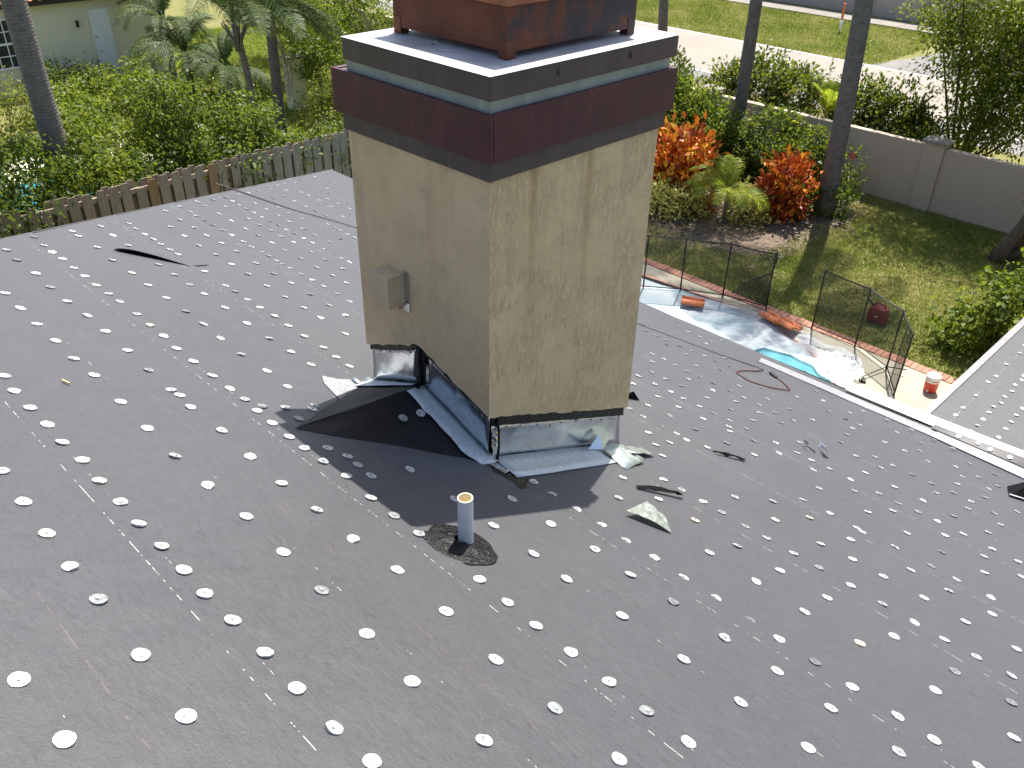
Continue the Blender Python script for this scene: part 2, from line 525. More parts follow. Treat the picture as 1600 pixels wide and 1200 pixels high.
GREY_REFLECTION = galv('valley_metal_grey_reflection', (0.27, 0.27, 0.29), 0.5, 0.15, 0.4)  # same metal as the white strips; its greyer reflection is put into the colour
WHITE_METAL = galv('bright_valley_metal', (0.86, 0.87, 0.88), 0.38, 0.12, 0.75)
TAR = tar_material()
TIN = tin_material()
NAIL = plain('nail_steel', (0.55, 0.53, 0.5), 0.35, 0.9, 0.1)
PVC = plain('pvc_pipe', (0.60, 0.62, 0.66), 0.4, 0.0, 0.12, 20, 0.05)
PVC_CUT = plain('pvc_cut_end', (0.80, 0.70, 0.48), 0.5)
BEIGE_BOX = plain('beige_painted_box', (0.56, 0.44, 0.265), 0.6, 0.0, 0.12, 10, 0.1)
BLACK_FELT = plain('black_felt_underside', (0.009, 0.009, 0.010), 0.8, 0.0, 0.3, 30, 0.2, 0.04)
CEMENT = plain('grey_roof_cement', (0.26, 0.26, 0.27), 0.6, 0.2, 0.35, 45, 0.4)
RED_RUBBER = plain('red_cord_rubber', (0.10, 0.018, 0.013), 0.6)
BLACK_RUBBER = plain('black_rubber', (0.012, 0.012, 0.012), 0.45)
GRASS = grass_material()
DECK = concrete('deck_concrete', (0.34, 0.315, 0.24), (0.43, 0.40, 0.315), 1.2)
ROADM = concrete('road_concrete', (0.26, 0.235, 0.20), (0.31, 0.285, 0.245), 0.4, (0.21, 0.19, 0.165), 0.3)
ASPHALT = concrete('grey_asphalt', (0.17, 0.165, 0.16), (0.24, 0.23, 0.22), 0.8)
WALKM = concrete('sidewalk_concrete', (0.22, 0.20, 0.18), (0.29, 0.265, 0.235), 0.8)
PAINTW = plain('road_paint', (0.55, 0.54, 0.51), 0.7, 0, 0.08, 5)
MULCH = plain('bare_soil', (0.155, 0.118, 0.088), 0.95, 0, 0.55, 16, 0.9, 0.1, (1, 1, 1), 40)
BRICK = NT('brick_red')
_oi = BRICK.n('ShaderNodeObjectInfo')
BRICK = BRICK.set(BRICK.mix(BRICK.ramp(BRICK.noise(BRICK.coord('Object'), 30, 4), [(0.3, 0.0), (0.7, 0.6)]), BRICK.ramp(_oi.outputs['Random'], [(0, (0.30, 0.12, 0.075)), (1, (0.42, 0.19, 0.12))]), (0.34, 0.19, 0.14)), 0.8)
MORTAR = plain('mortar', (0.33, 0.27, 0.22), 0.9)
COPING = plain('coping_red', (0.40, 0.20, 0.15), 0.8, 0, 0.2, 8, 0.2)
WALLM = concrete('garden_wall_stucco', (0.53, 0.42, 0.325), (0.58, 0.465, 0.365), 0.7, (0.42, 0.33, 0.25), 0.25)
FARWALLM = concrete('far_wall_stucco', (0.42, 0.36, 0.33), (0.47, 0.40, 0.37), 0.4)
WALLCAP = plain('wall_cap', (0.27, 0.24, 0.20), 0.8, 0, 0.2, 6)
HOUSEW = concrete('cream_house_wall', (0.76, 0.72, 0.52), (0.80, 0.76, 0.56), 0.5, (0.70, 0.65, 0.45), 0.2)
OURWALL = concrete('beige_house_wall', (0.45, 0.39, 0.28), (0.5, 0.44, 0.32), 0.5)
WHITEP = plain('white_paint', (0.82, 0.83, 0.84), 0.5, 0, 0.04)
GLASS = plain('dark_window_glass', (0.03, 0.038, 0.042), 0.08, 0, 0.1)
FASCIA = plain('dark_brown_fascia', (0.035, 0.024, 0.02), 0.6)
CLAY = plain('clay_tile', (0.50, 0.155, 0.06), 0.75, 0, 0.22, 10, 0.15)
WOOD = wood_grey()
WOOD_NEW = plain('new_fence_wood', (0.25, 0.16, 0.085), 0.8, 0, 0.25, 30, 0.3, 0.2, (1, 1, 0.1))
MESHM = mesh_screen()
BLACKP = plain('black_pole', (0.012, 0.012, 0.013), 0.5)
FILM = film_material()
WATER = water_material((0.08, 0.26, 0.32), (0.12, 0.33, 0.38))
WATER2 = water_material((0.02, 0.30, 0.36), (0.03, 0.38, 0.44))
REDPL = plain('red_plastic', (0.24, 0.012, 0.02), 0.4, 0, 0.15)
REDCOOL = plain('orange_red_plastic', (0.62, 0.055, 0.03), 0.4, 0, 0.05)
ORANGE = plain('orange_plastic', (0.75, 0.20, 0.05), 0.5)
PALM_T = trunk_material('palm_bark', (0.125, 0.112, 0.10), (0.215, 0.195, 0.175), 34)
PALM_T2 = trunk_material('slim_palm_bark', (0.14, 0.115, 0.10), (0.24, 0.205, 0.18), 22)
BARK = plain('tree_bark', (0.12, 0.095, 0.07), 0.9, 0, 0.35, 14, 0.6, 0.2, (1, 1, 0.4))
BARK_G = plain('grey_bark', (0.27, 0.24, 0.21), 0.9, 0, 0.3, 14, 0.5)
CUTWOOD = plain('cut_wood', (0.42, 0.28, 0.13), 0.8)
L_DARK = leafmat('leaf_dark_green', [(0.0, (0.018, 0.042, 0.008)), (0.45, (0.055, 0.105, 0.015)), (0.8, (0.14, 0.195, 0.024)), (1.0, (0.27, 0.30, 0.035))])
L_MID = leafmat('leaf_mid_green', [(0.0, (0.028, 0.055, 0.008)), (0.45, (0.085, 0.14, 0.015)), (0.75, (0.19, 0.23, 0.026)), (1.0, (0.36, 0.34, 0.045))])
L_LIME = leafmat('leaf_lime_green', [(0.0, (0.05, 0.085, 0.01)), (0.5, (0.13, 0.19, 0.02)), (0.85, (0.26, 0.30, 0.035)), (1.0, (0.40, 0.37, 0.05))])
L_OLIVE = leafmat('leaf_olive_green', [(0.0, (0.03, 0.048, 0.010)), (0.5, (0.085, 0.115, 0.018)), (0.85, (0.20, 0.21, 0.035)), (1.0, (0.36, 0.32, 0.055))])
L_HEDGE = leafmat('leaf_hedge_orange_tips', [(0.0, (0.02, 0.04, 0.010)), (0.5, (0.05, 0.085, 0.014)), (0.8, (0.15, 0.17, 0.025)), (0.92, (0.34, 0.18, 0.04)), (1.0, (0.40, 0.14, 0.05))])
L_YFLOWER = leafmat('leaf_yellow_flowers', [(0.0, (0.02, 0.042, 0.010)), (0.5, (0.05, 0.09, 0.014)), (0.84, (0.12, 0.16, 0.022)), (0.90, (0.52, 0.42, 0.03)), (1.0, (0.6, 0.5, 0.04))])
L_CROTON = leafmat('leaf_croton', [(0.0, (0.05, 0.022, 0.012)), (0.25, (0.24, 0.035, 0.015)), (0.5, (0.52, 0.11, 0.018)), (0.78, (0.68, 0.25, 0.024)), (1.0, (0.66, 0.44, 0.05))], 0.2)
L_VARI = leafmat('leaf_variegated', [(0.0, (0.08, 0.11, 0.02)), (0.4, (0.24, 0.27, 0.06)), (0.8, (0.50, 0.47, 0.15)), (1.0, (0.60, 0.56, 0.24))], 0.25)
L_PALM = leafmat('palm_leaflet', [(0.0, (0.025, 0.05, 0.012)), (0.6, (0.06, 0.10, 0.02)), (1.0, (0.11, 0.15, 0.025))], 0.2, 0.6)
L_PALMY = leafmat('palm_leaflet_lime', [(0.0, (0.17, 0.24, 0.018)), (0.6, (0.34, 0.40, 0.035)), (1.0, (0.55, 0.52, 0.07))], 0.5, 0.5)
L_DEAD = leafmat('palm_leaflet_dead', [(0.0, (0.16, 0.13, 0.095)), (1.0, (0.30, 0.25, 0.19))], 0.1, 0.8)
L_BLADE_LUSH = leafmat('lush_grass_blade', [(0.0, (0.12, 0.19, 0.02)), (0.6, (0.24, 0.33, 0.035)), (1.0, (0.40, 0.42, 0.08))], 0.4, 0.6)
L_BLADE = leafmat('grass_blade', [(0.0, (0.095, 0.14, 0.022)), (0.45, (0.25, 0.30, 0.06)), (0.75, (0.46, 0.40, 0.16)), (1.0, (0.56, 0.47, 0.25))], 0.3, 0.6)

# ------------------------------------------------------------------ ground and setting
PITCH = math.radians(23.22)
SD = Vector((math.cos(PITCH), 0, -math.sin(PITCH)))      # down the slope
ND = Vector((math.sin(PITCH), 0, math.cos(PITCH)))       # roof normal


def RF(s, t, up=0.0):
    """point on the main roof: s metres down the slope, t metres along the eave"""
    return EYE + SD * s + Vector((0, t, 0)) + ND * (up - 1.4)


def setting(name, mb, mat, **kw):
    return tag(mb.build(name, mat, **kw), kind='structure')


g = MB(); g.grid(lambda u, v: (-150 + 400 * u, -150 + 400 * v, 0), 8, 8)
setting('ground', g, GRASS)
r_ = MB(); r_.grid(lambda u, v: (28.0 + 5.9 * u, -80 + 200 * v, 0.014), 1, 10)
road = setting('road', r_, ROADM)
sh = MB(); sh.grid(lambda u, v: (26.7 + 1.29 * u, -80 + 200 * v, 0.008), 1, 10)
setting('road_shoulder', sh, ASPHALT)
for xx in (28.12, 33.72):
    l_ = MB(); l_.grid(lambda u, v: (xx - 0.07 + 0.14 * u, -80 + 200 * v, 0.019), 1, 40)
    l_.build('edge_line', PAINTW, road)
dv = MB(); dv.grid(lambda u, v: (33.92 + 9.4 * u, 9.0 + (4.4 + 1.2 * (1 - u) ** 3) * v, 0.012), 8, 1)
setting('driveway', dv, ASPHALT)
sw = MB()
swk = thing('sidewalk', None, None, (42.2, 18, 0)); tag(swk, kind='structure')
for i in range(26):
    y0 = 14.0 + 1.5 * i
    sw = MB(); sw.box(41.6, 43.0, y0, y0 + 1.485, 0.0, 0.06 + 0.004 * (i % 3))
    sw.build('paving_slab', WALKM, swk)
mu = MB()
mpts = [(14.9, 12.5), (14.75, 10.4), (14.9, 9.0), (15.7, 7.9), (16.8, 7.05), (18.2, 7.3), (19.2, 7.7), (20.0, 8.4), (20.55, 9.2), (20.55, 18), (15.0, 18)]
cen = (17.9, 11.5)
ring = []
for i in range(len(mpts)):
    a, b = mpts[i], mpts[(i + 1) % len(mpts)]
    for k in range(5):
        u = k / 5
        ring.append((a[0] + (b[0] - a[0]) * u + RND.uniform(-.1, .1), a[1] + (b[1] - a[1]) * u + RND.uniform(-.1, .1), 0.006))
n_ = len(ring)
mu.add([(cen[0], cen[1], 0.02)] + [(cen[0] + (p[0] - cen[0]) * .6, cen[1] + (p[1] - cen[1]) * .6, 0.03) for p in ring] + ring,
       [(0, 1 + i, 1 + (i + 1) % n_) for i in range(n_)] + [(1 + i, 1 + n_ + i, 1 + n_ + (i + 1) % n_, 1 + (i + 1) % n_) for i in range(n_)])
setting('planting_bed', mu, MULCH)

# pool deck, its brick border, pool, coping
def pool_outline(n=72):
    pts = []
    for i in range(n):
        a = 2 * math.pi * i / n
        ca, sa = math.cos(a), math.sin(a)
        e = 0.52
        x = 10.3 + 2.62 * math.copysign(abs(ca) ** e, ca)
        y = 9.5 + 5.3 * math.copysign(abs(sa) ** e, sa)
        x += 0.12 * math.sin(y * 1.1 + .4)
        pts.append((x, y))
    return pts


PO = pool_outline()
deck = MB()
outer = []
for x, y in PO:       # project each outline point outwards on to the deck rectangle
    dx, dy = x - 10.3, y - 9.5
    k = min((13.34 - 10.3) / dx if dx > 1e-6 else 1e9, (7.0 - 10.3) / dx if dx < -1e-6 else 1e9,
            (15.2 - 9.5) / dy if dy > 1e-6 else 1e9, (-7.0 - 9.5) / dy if dy < -1e-6 else 1e9)
    outer.append((10.3 + dx * k, 9.5 + dy * k))
for c_ in ((13.34, -7.0), (13.34, 15.2), (7.0, 15.2), (7.0, -7.0)):      # snap the nearest points into the corners
    i_ = min(range(len(outer)), key=lambda i: (outer[i][0] - c_[0]) ** 2 + (outer[i][1] - c_[1]) ** 2)
    outer[i_] = c_
m_ = len(PO)
cop_o = [(10.3 + (x - 10.3) * 1.035, 9.5 + (y - 9.5) * 1.018) for x, y in PO]
deck.add([(x, y, 0.05) for x, y in cop_o] + [(x, y, 0.05) for x, y in outer] + [(x, y, -.3) for x, y in outer],
         [(i, m_ + i, m_ + (i + 1) % m_, (i + 1) % m_) for i in range(m_)] + [(m_ + i, 2 * m_ + i, 2 * m_ + (i + 1) % m_, m_ + (i + 1) % m_) for i in range(m_)])
dk = setting('pool_deck', deck, DECK)
cp = MB()
cp.add([(x, y, 0.055) for x, y in cop_o] + [(x, y, 0.075) for x, y in PO] + [(x, y, -0.05) for x, y in PO],
       [(i, i + 1 if i < m_ - 1 else 0, m_ + (i + 1) % m_, m_ + i) for i in range(m_)] + [(m_ + i, m_ + (i + 1) % m_, 2 * m_ + (i + 1) % m_, 2 * m_ + i) for i in range(m_)])
cp.build('coping', COPING, dk)
bm_ = MB(); bm_.box(13.345, 13.585, -7, 15.2, -.1, 0.043)
bm_.build('mortar_bed', MORTAR, dk)
brick0 = None
for i in range(150):
    y = 0.2 + 0.1 * i
    if brick0 is None:
        b_ = MB(); b_.box(13.36, 13.575, y + .004, y + .096, 0.02, 0.058)
        brick0 = b_.build('brick', BRICK, dk, bevel=0.004)
    else:
        o = brick0.copy(); COL.objects.link(o); o.parent = dk
        o.location = (RND.uniform(-.006, .006), 0.1 * i, RND.uniform(-.004, .004))
wt = MB(); wt.add([(10.3, 9.5, 0.022)] + [(x, y, 0.022) for x, y in PO], [(0, 1 + i, 1 + (i + 1) % m_) for i in range(m_)])
setting('pool_water', wt, WATER)
# neighbour's pool beyond the wooden fence
w2 = MB(); w2.box(-3.0, 7.05, 18.9, 22.3, -.2, 0.02); setting('neighbour_pool_water', w2, WATER2)
p2 = MB()
p2.box(-4, 9.3, 22.3, 24.2, 0, 0.06); p2.box(7.05, 9.3, 18.4, 22.3, 0, 0.06); p2.box(-4, 7.05, 18.3, 18.9, 0, .06)
setting('neighbour_pool_deck', p2, concrete('pale_pool_deck', (0.62, 0.56, 0.45), (0.70, 0.64, 0.52)))

# ------------------------------------------------------------------ the house whose roof fills the picture
house = thing('house', 'house under re-roofing with dark grey felt roof dotted by rows of white tin caps', 'house', (0.0, 0.0, 0.0))
S_EAVE, S_RIDGE = 9.15, -0.45


def hip_t(s): return 5.257 + 0.925 * (s - 1.91)


def valley_s(t):            # lower end of the main slope: eave, or the flat wing roof
    if t > 5.0: return 9.15 - 0.02 * (t - 5) / 7
    if t > 2.6: return 9.05 + 0.2 * (5.0 - t) / 2.4
    if t > 2.0: return 9.2
    return 8.92


T_MIN = -5.0
for k in range(-2, 10):
    e = 1.295 + 0.864 * k
    s0, s1 = e - 0.93, e
    if k == -2: s0 = S_RIDGE
    last = k == 9
    mb = MB(); vs = []; nt = 120
    for row in range(5):
        for j in range(nt + 1):
            u = row / 4
            s = s0 + (s1 - s0) * u
            tm = hip_t(max(s, S_RIDGE))
            t = T_MIN + (tm - T_MIN) * j / nt
            if row == 4: s += 0.006 * mnoise.noise(Vector((t * 1.3, k * 7.1, 0)))
            if s > 8.5: s = min(s, valley_s(t) if not (row == 4 and last) else valley_s(t))
            up = 0.001 + 0.006 * u + 0.0025 * mnoise.noise(Vector((s * 2.1, t * 1.1, k)))
            vs.append(RF(s, t, up))
    mb.add(vs, [(r * (nt + 1) + j, (r + 1) * (nt + 1) + j, (r + 1) * (nt + 1) + j + 1, r * (nt + 1) + j + 1) for r in range(4) for j in range(nt)])
    # turned-down lower edge gives the sheet its thickness
    lo = vs[-(nt + 1):]
    mb.add(lo + [p - ND * 0.0045 for p in lo], [(j, nt + 1 + j, nt + 2 + j, j + 1) for j in range(nt)])
    mb.build('felt_sheet', FELT, house, uv=lambda p: ((p - EYE + ND * 1.4).dot(SD), p.y))

# hip end, back slope, decking edge, fascia, walls below
pk = RF(S_RIDGE, hip_t(S_RIDGE)); cn = RF(S_EAVE, hip_t(S_EAVE))
run = cn.x - pk.x
bk = Vector((pk.x - run, cn.y, cn.z))
hp = MB(); hp.add([pk, cn, bk], [(0, 1, 2)])
hp.build('hip_end_felt', FELT, house, uv=lambda p: (p.y * 1.09, p.x))
bs = MB(); bs.quad(pk, bk, Vector((bk.x, T_MIN, cn.z)), Vector((pk.x, T_MIN, pk.z)))
bs.build('back_slope_felt', FELT, house, uv=lambda p: (-p.x * 1.09, p.y))
fa = MB()
ev = [RF(valley_s(t), t) for t in [12.0, 11, 9, 7, 5.0, 4.2, 3.4, 2.61, 2.02]]
fa.add([p + Vector((-.004, 0, -.004)) for p in ev] + [p + Vector((-.03, 0, -.2)) for p in ev], [(i, i + 1, len(ev) + i + 1, len(ev) + i) for i in range(len(ev) - 1)])
fa.quad(cn + Vector((-.02, -.004, -.004)), bk + Vector((0, -.004, -.004)), bk + Vector((0, -.004, -.2)), cn + Vector((-.02, -.004, -.2)))
fa.build('fascia', FASCIA, house)
hw = MB(); hw.box(bk.x + .6, cn.x - .55, T_MIN, cn.y - .55, 0, cn.z - .12); hw.build('wall', OURWALL, house)
sf = MB(); sf.box(bk.x + .05, cn.x - .06, T_MIN, cn.y - .06, cn.z - .12, cn.z - .08); sf.build('soffit', OURWALL, house)
hc = MB(); hc.tube([pk + ND * .004, cn + ND * .004], 0.005, 6); hc.build('hip_edge', FELT, house, uv=lambda p: (p.x, p.y))
# flat wing roof
WZ = 2.715
wg = MB(); vs = []
for i in range(13):
    for j in range(13):
        vs.append((7.56 + 10.0 * i / 12, 2.03 - 9.0 * j / 12, WZ + 0.004 * mnoise.noise(Vector((i, j, 3)))))
wg.add(vs, [(i * 13 + j, i * 13 + j + 1, (i + 1) * 13 + j + 1, (i + 1) * 13 + j) for i in range(12) for j in range(12)])
wg.build('wing_felt', FELT, house, uv=lambda p: (1.0 + (2.03 - p.y) * 0.8, p.x))
wf = MB(); wf.box(7.56, 17.5, -7, 2.015, WZ - .17, WZ - .012); wf.build('wing_fascia', FASCIA, house)
we = MB(); we.box(7.85, 17.5, 1.97, 2.04, WZ - .03, WZ + .012); we.build('wing_drip_edge', plain('grey_drip_edge', (0.20, 0.195, 0.20), 0.5, 0.3), house)
ww = MB(); ww.box(7.6, 17.2, -7, 1.6, 0, WZ - .17); ww.build('wing_wall', OURWALL, house)

# bright metal where the slope meets the flat wing
def rpoly(name, st, mat, up, cuts=14, wob=0.004):
    """strip given by pairs of (s,t) on its two long edges"""
    mb = MB(); a, b = st
    def fn(u, v):
        f = u * (len(a) - 1); i = min(int(f), len(a) - 2); w = f - i
        pa = Vector((*a[i], 0)).lerp(Vector((*a[i + 1], 0)), w); pb = Vector((*b[i], 0)).lerp(Vector((*b[i + 1], 0)), w)
        p = pa.lerp(pb, v)
        return RF(p.x, p.y, up + wob * mnoise.noise(Vector((p.x * 3, p.y * 2, up * 50))))
    mb.grid(fn, cuts, 3)
    return mb.build(name, mat, house, solid=0.002)


rpoly('valley_metal', ([(8.50, 3.55), (8.52, 1.73)], [(8.80, 3.66), (8.93, 1.73)]), GREY_REFLECTION, 0.010, 20, 0.005)
rpoly('valley_metal', ([(8.50, 1.76), (8.40, 0.95), (8.3, -.2), (8.3, -3)], [(8.90, 1.80), (8.87, 1.0), (8.87, -.2), (8.87, -3)]), WHITE_METAL, 0.016, 20, 0.004)
vm = MB()
vm.grid(lambda u, v: Vector((7.62 + 0.045 * min(1, u * 6), 2.74 - 5.7 * u, 0)).lerp(Vector((7.80 + 0.10 * min(1, u * 3), 2.80 - 5.7 * u, 0)), v) + Vector((0, 0, WZ + .012 + .006 * (1 - v) ** 2 + .02 * max(0, 1 - u * 6) + 0.006 * mnoise.noise(Vector((u * 9, v * 2, 1))))), 30, 3)
vm.build('valley_metal', WHITE_METAL, house, solid=0.002)
ft = MB()
ft.grid(lambda u, v: RF(8.87, 1.86 - 5.0 * u, .026).lerp(Vector((7.70, 1.86 - 5.0 * u, WZ + .02 + .06 * min(1, u * 5) + .008 * mnoise.noise(Vector((u * 20, 3, 1))))), v), 30, 3)
ft.build('felt_tongue', FELT, house, uv=lambda p: (p.x + .2, p.y))

# ---- tin caps
TAGS = [tuple(map(float, p.split(','))) for p in (
"0.755,1.389;1.284,1.035;0.996,1.344;1.271,1.162;0.742,1.599;1.271,1.317;1.587,0.959;1.002,1.576;1.275,1.466;1.565,1.213;1.873,0.734;1.270,1.616;1.006,1.819;1.866,0.951;"
"1.581,1.428;1.262,1.749;1.862,1.179;1.000,1.982;2.129,0.670;1.265,1.871;2.125,0.811;1.587,1.653;2.125,0.949;1.887,1.420;1.265,2.005;1.006,2.156;2.124,1.099;1.596,1.871;"
"2.124,1.245;1.260,2.139;1.892,1.661;2.129,1.377;2.495,0.458;1.010,2.338;2.485,0.683;1.265,2.274;2.135,1.515;1.601,2.098;1.869,1.868;2.499,0.904;1.260,2.416;1.018,2.537;"
"2.498,1.159;1.865,2.072;2.132,1.825;1.586,2.320;2.799,0.279;2.788,0.502;2.484,1.402;1.268,2.561;2.797,0.701;2.127,1.958;2.786,0.903;1.852,2.275;2.494,1.575;1.257,2.699;"
"2.127,2.095;1.583,2.546;3.008,0.227;2.799,1.130;3.011,0.350;3.031,0.090;3.012,0.511;2.494,1.787;2.791,1.324;3.019,0.654;1.851,2.488;1.262,2.837;3.017,0.796;2.143,2.269;"
"3.032,0.923;2.801,1.508;2.256,2.256;1.588,2.773;2.490,2.004;2.124,2.398;3.032,1.074;1.256,2.978;2.771,1.718;2.262,2.351;3.032,1.223;2.117,2.518;1.863,2.716;2.268,2.427;"
"3.043,1.372;2.473,2.265;2.228,2.510;1.255,3.127;2.114,2.624;2.765,1.933;3.384,0.051;3.034,1.513;3.379,0.322;1.597,3.014;3.390,0.618;3.035,1.644;1.849,2.940;2.118,2.755;"
"3.374,0.843;1.268,3.266;3.031,1.783;3.380,1.068;2.121,2.878;3.024,1.919;1.864,3.060;2.277,2.791;1.854,3.114;3.387,1.301;3.020,2.030;1.607,3.280;2.182,2.931;3.642,0.319;"
"3.660,0.114;3.634,0.560;2.133,2.996;2.283,2.908;3.630,0.849;3.392,1.554;2.409,2.878;2.127,3.111;3.624,1.069;2.442,2.910;1.597,3.455;1.860,3.329;3.382,1.799;3.622,1.285;"
"2.124,3.260;3.917,0.300;3.631,1.517;3.913,0.427;3.932,0.165;3.908,0.555;2.441,3.130;3.916,0.699;1.602,3.657;3.919,0.848;3.627,1.725;1.871,3.557;2.120,3.426;3.920,1.001;"
"3.915,1.131;3.914,1.273;3.633,1.949;2.448,3.320;3.912,1.387;2.120,3.587;1.600,3.863;3.919,1.524;1.874,3.794;3.920,1.635;4.256,0.208;4.249,0.422;2.435,3.536;3.915,1.762;"
"4.262,0.614;2.136,3.751;4.251,0.806;3.911,1.874;4.256,0.963;1.603,4.066;4.227,1.120;2.763,3.399;1.878,4.005;4.213,1.365;2.141,3.901;2.447,3.753;2.757,3.575;2.998,3.379;"
"4.222,1.607;4.534,0.369;1.608,4.275;4.539,0.572;2.147,4.060;1.864,4.201;4.546,0.762;3.004,3.506;4.519,1.069;2.464,3.961;2.748,3.772;4.519,1.303;4.467,1.498;4.245,2.091;"
"3.020,3.648;2.140,4.242;1.863,4.414;4.781,0.426;4.786,0.594;2.465,4.156;4.788,0.726;2.747,4.000;2.136,4.363;3.012,3.822;4.785,0.916;4.757,1.088;4.359,2.211;4.773,1.127;"
"4.781,1.288;2.130,4.497;4.773,1.449;1.871,4.631;3.014,3.990;2.460,4.367;4.527,2.218;2.756,4.254;4.496,2.357;2.131,4.649;3.022,4.150;3.363,3.898;5.137,0.536;5.120,0.759;"
"1.858,4.855;2.459,4.585;4.730,2.217;5.136,0.961;2.130,4.791;4.811,2.113;2.756,4.488;3.025,4.311;5.161,1.201;4.771,2.313;4.762,2.428;5.140,1.500;1.866,5.030;3.376,4.176;"
"3.024,4.450;2.129,4.950;2.465,4.806;4.755,2.567;2.750,4.655;5.407,0.399;5.438,0.606;4.775,2.690;3.018,4.584;2.122,5.075;3.371,4.354;5.151,1.949;5.103,2.127;5.470,0.834;"
"5.440,1.140;2.750,4.842;5.054,2.339;3.628,4.250;3.023,4.708;2.454,5.042;2.126,5.204;5.454,1.388;3.364,4.559;5.067,2.550;5.697,0.472;5.469,1.674;5.694,0.615;5.046,2.717;"
"2.743,5.036;3.635,4.443;5.712,0.787;2.130,5.373;5.455,1.916;5.709,0.942;5.685,1.180;5.710,1.063;3.019,4.970;5.690,1.310;5.453,2.103;3.366,4.780;2.471,5.300;5.397,2.260;"
"5.689,1.499;3.632,4.655;5.377,2.463;5.702,1.651;5.694,1.780;5.496,2.321;5.362,2.660;5.703,1.888;3.905,4.569;5.690,2.044;3.369,5.025;2.452,5.532;6.029,0.711;5.367,2.842;"
"2.726,5.429;6.024,0.922;3.636,4.892;5.685,2.281;3.021,5.331;6.033,1.124;3.919,4.736;2.456,5.635;5.678,2.410;6.039,1.318;5.375,3.066;5.667,2.535;3.014,5.432;3.368,5.233;"
"6.040,1.524;3.621,5.096;5.663,2.653;2.722,5.644;3.915,4.899;5.659,2.794;3.011,5.551;6.006,2.001;3.913,5.037;5.672,2.917;3.367,5.449;3.011,5.665;6.377,0.707;5.668,3.059;"
"3.623,5.328;5.993,2.376;6.392,0.920;2.736,5.861;3.904,5.167;6.406,1.140;3.002,5.776;5.668,3.216;5.998,2.568;6.387,1.531;3.348,5.658;4.227,5.037;3.900,5.301;6.384,1.715;"
"6.005,2.784;3.004,5.911;3.892,5.405;3.630,5.611;6.635,0.800;4.227,5.212;5.998,3.015;6.323,2.294;3.896,5.485;6.662,0.964;5.969,3.150;3.011,6.041;6.653,1.238;6.680,1.090;"
"6.307,2.475;3.361,5.892;6.647,1.376;3.886,5.582;5.972,3.289;6.647,1.522;3.611,5.803;4.214,5.403;6.648,1.662;6.311,2.686;6.610,1.918;3.890,5.695;6.314,2.903;3.594,5.990;"
"6.597,2.311;3.888,5.822;3.374,6.138;6.567,2.463;4.216,5.632;6.304,3.132;7.004,0.719;6.990,0.942;4.500,5.446;6.588,2.611;3.882,5.937;7.009,1.145;6.578,2.749;3.607,6.215;"
"4.197,5.842;6.598,2.892;6.301,3.500;3.875,6.108;4.494,5.680;6.971,2.005;6.589,3.050;6.922,2.283;6.597,3.185;3.872,6.244;3.591,6.414;4.207,6.040;6.584,3.310;6.936,2.497;"
"4.496,5.892;4.763,5.700;6.924,2.695;7.367,0.993;6.608,3.441;3.864,6.389;7.378,1.197;7.364,1.466;7.328,1.644;4.765,5.819;4.202,6.242;6.620,3.578;7.317,1.807;6.931,2.972;"
"6.615,3.696;3.603,6.668;3.863,6.524;7.293,2.075;4.752,5.952;4.497,6.158;7.615,0.979;4.202,6.429;3.859,6.653;7.629,1.132;4.752,6.083;7.628,1.312;6.947,3.429;4.487,6.328;"
"7.630,1.603;3.870,6.773;7.253,2.909;4.746,6.231;7.578,2.114;4.199,6.670;7.576,2.238;4.489,6.506;4.738,6.357;3.860,6.933;7.578,2.402;7.233,3.323;4.478,6.671;7.570,2.709;"
"8.012,0.883;4.749,6.514;4.204,6.886;8.039,1.093;8.019,1.296;7.240,3.702;5.053,6.386;7.991,1.697;4.751,6.649;7.966,1.903;4.485,6.866;7.923,2.332;7.257,3.946;4.745,6.776;"
"5.019,6.589;4.207,7.144;7.537,3.545;7.593,3.425;7.929,2.592;4.735,6.898;7.560,3.681;4.209,7.284;7.529,3.811;5.029,6.793;8.320,1.513;5.315,6.580;4.728,7.029;7.498,3.943;"
"8.349,1.687;4.482,7.256;7.483,4.094;8.344,1.894;8.322,2.114;4.730,7.175;7.504,4.217;8.292,2.337;5.033,7.021;7.502,4.351;7.898,3.631;4.741,7.315;8.273,2.804;4.486,7.500;"
"5.600,6.717;5.057,7.259;4.760,7.471;5.619,6.862;4.739,7.581;5.605,6.983;5.336,7.268;5.058,7.471;5.614,7.076;4.740,7.714;5.600,7.176;8.195,4.029;5.320,7.465;5.060,7.690;"
"5.326,7.668;8.481,4.128;8.475,4.259;5.088,8.039;8.472,4.404;8.471,4.548;5.918,7.654;9.152,3.293;8.829,4.170;5.311,8.222;9.159,3.527;5.921,7.851;5.579,8.162;9.076,3.993;"
"9.156,3.836;5.896,8.011;6.230,7.760;9.113,4.170;5.890,8.217;5.570,8.458;6.481,7.991;5.903,8.457;6.457,8.280;5.923,8.744;6.460,8.427;5.966,8.890;6.472,8.564;6.802,8.387;"
"6.209,8.867;6.474,8.795;6.801,8.609;6.484,8.956;6.256,9.131;6.775,8.810;6.492,9.086;7.089,8.795;6.529,9.399;7.121,9.250;7.104,9.440;6.854,9.625;6.885,9.782;7.417,9.691;"
"7.171,9.981;7.717,9.894;7.999,10.327;7.831,10.585;7.822,10.712;8.420,11.224;8.740,11.503;9.053,11.502"
).split(';')]
CH_X0, CH_X1, CH_Y0, CH_Y1 = 2.168, 3.205, 2.258, 3.145      # chimney footprint


def on_chimney(p, m=0.03): return CH_X0 - m < p.x < CH_X1 + m and CH_Y0 - m < p.y < CH_Y1 + m


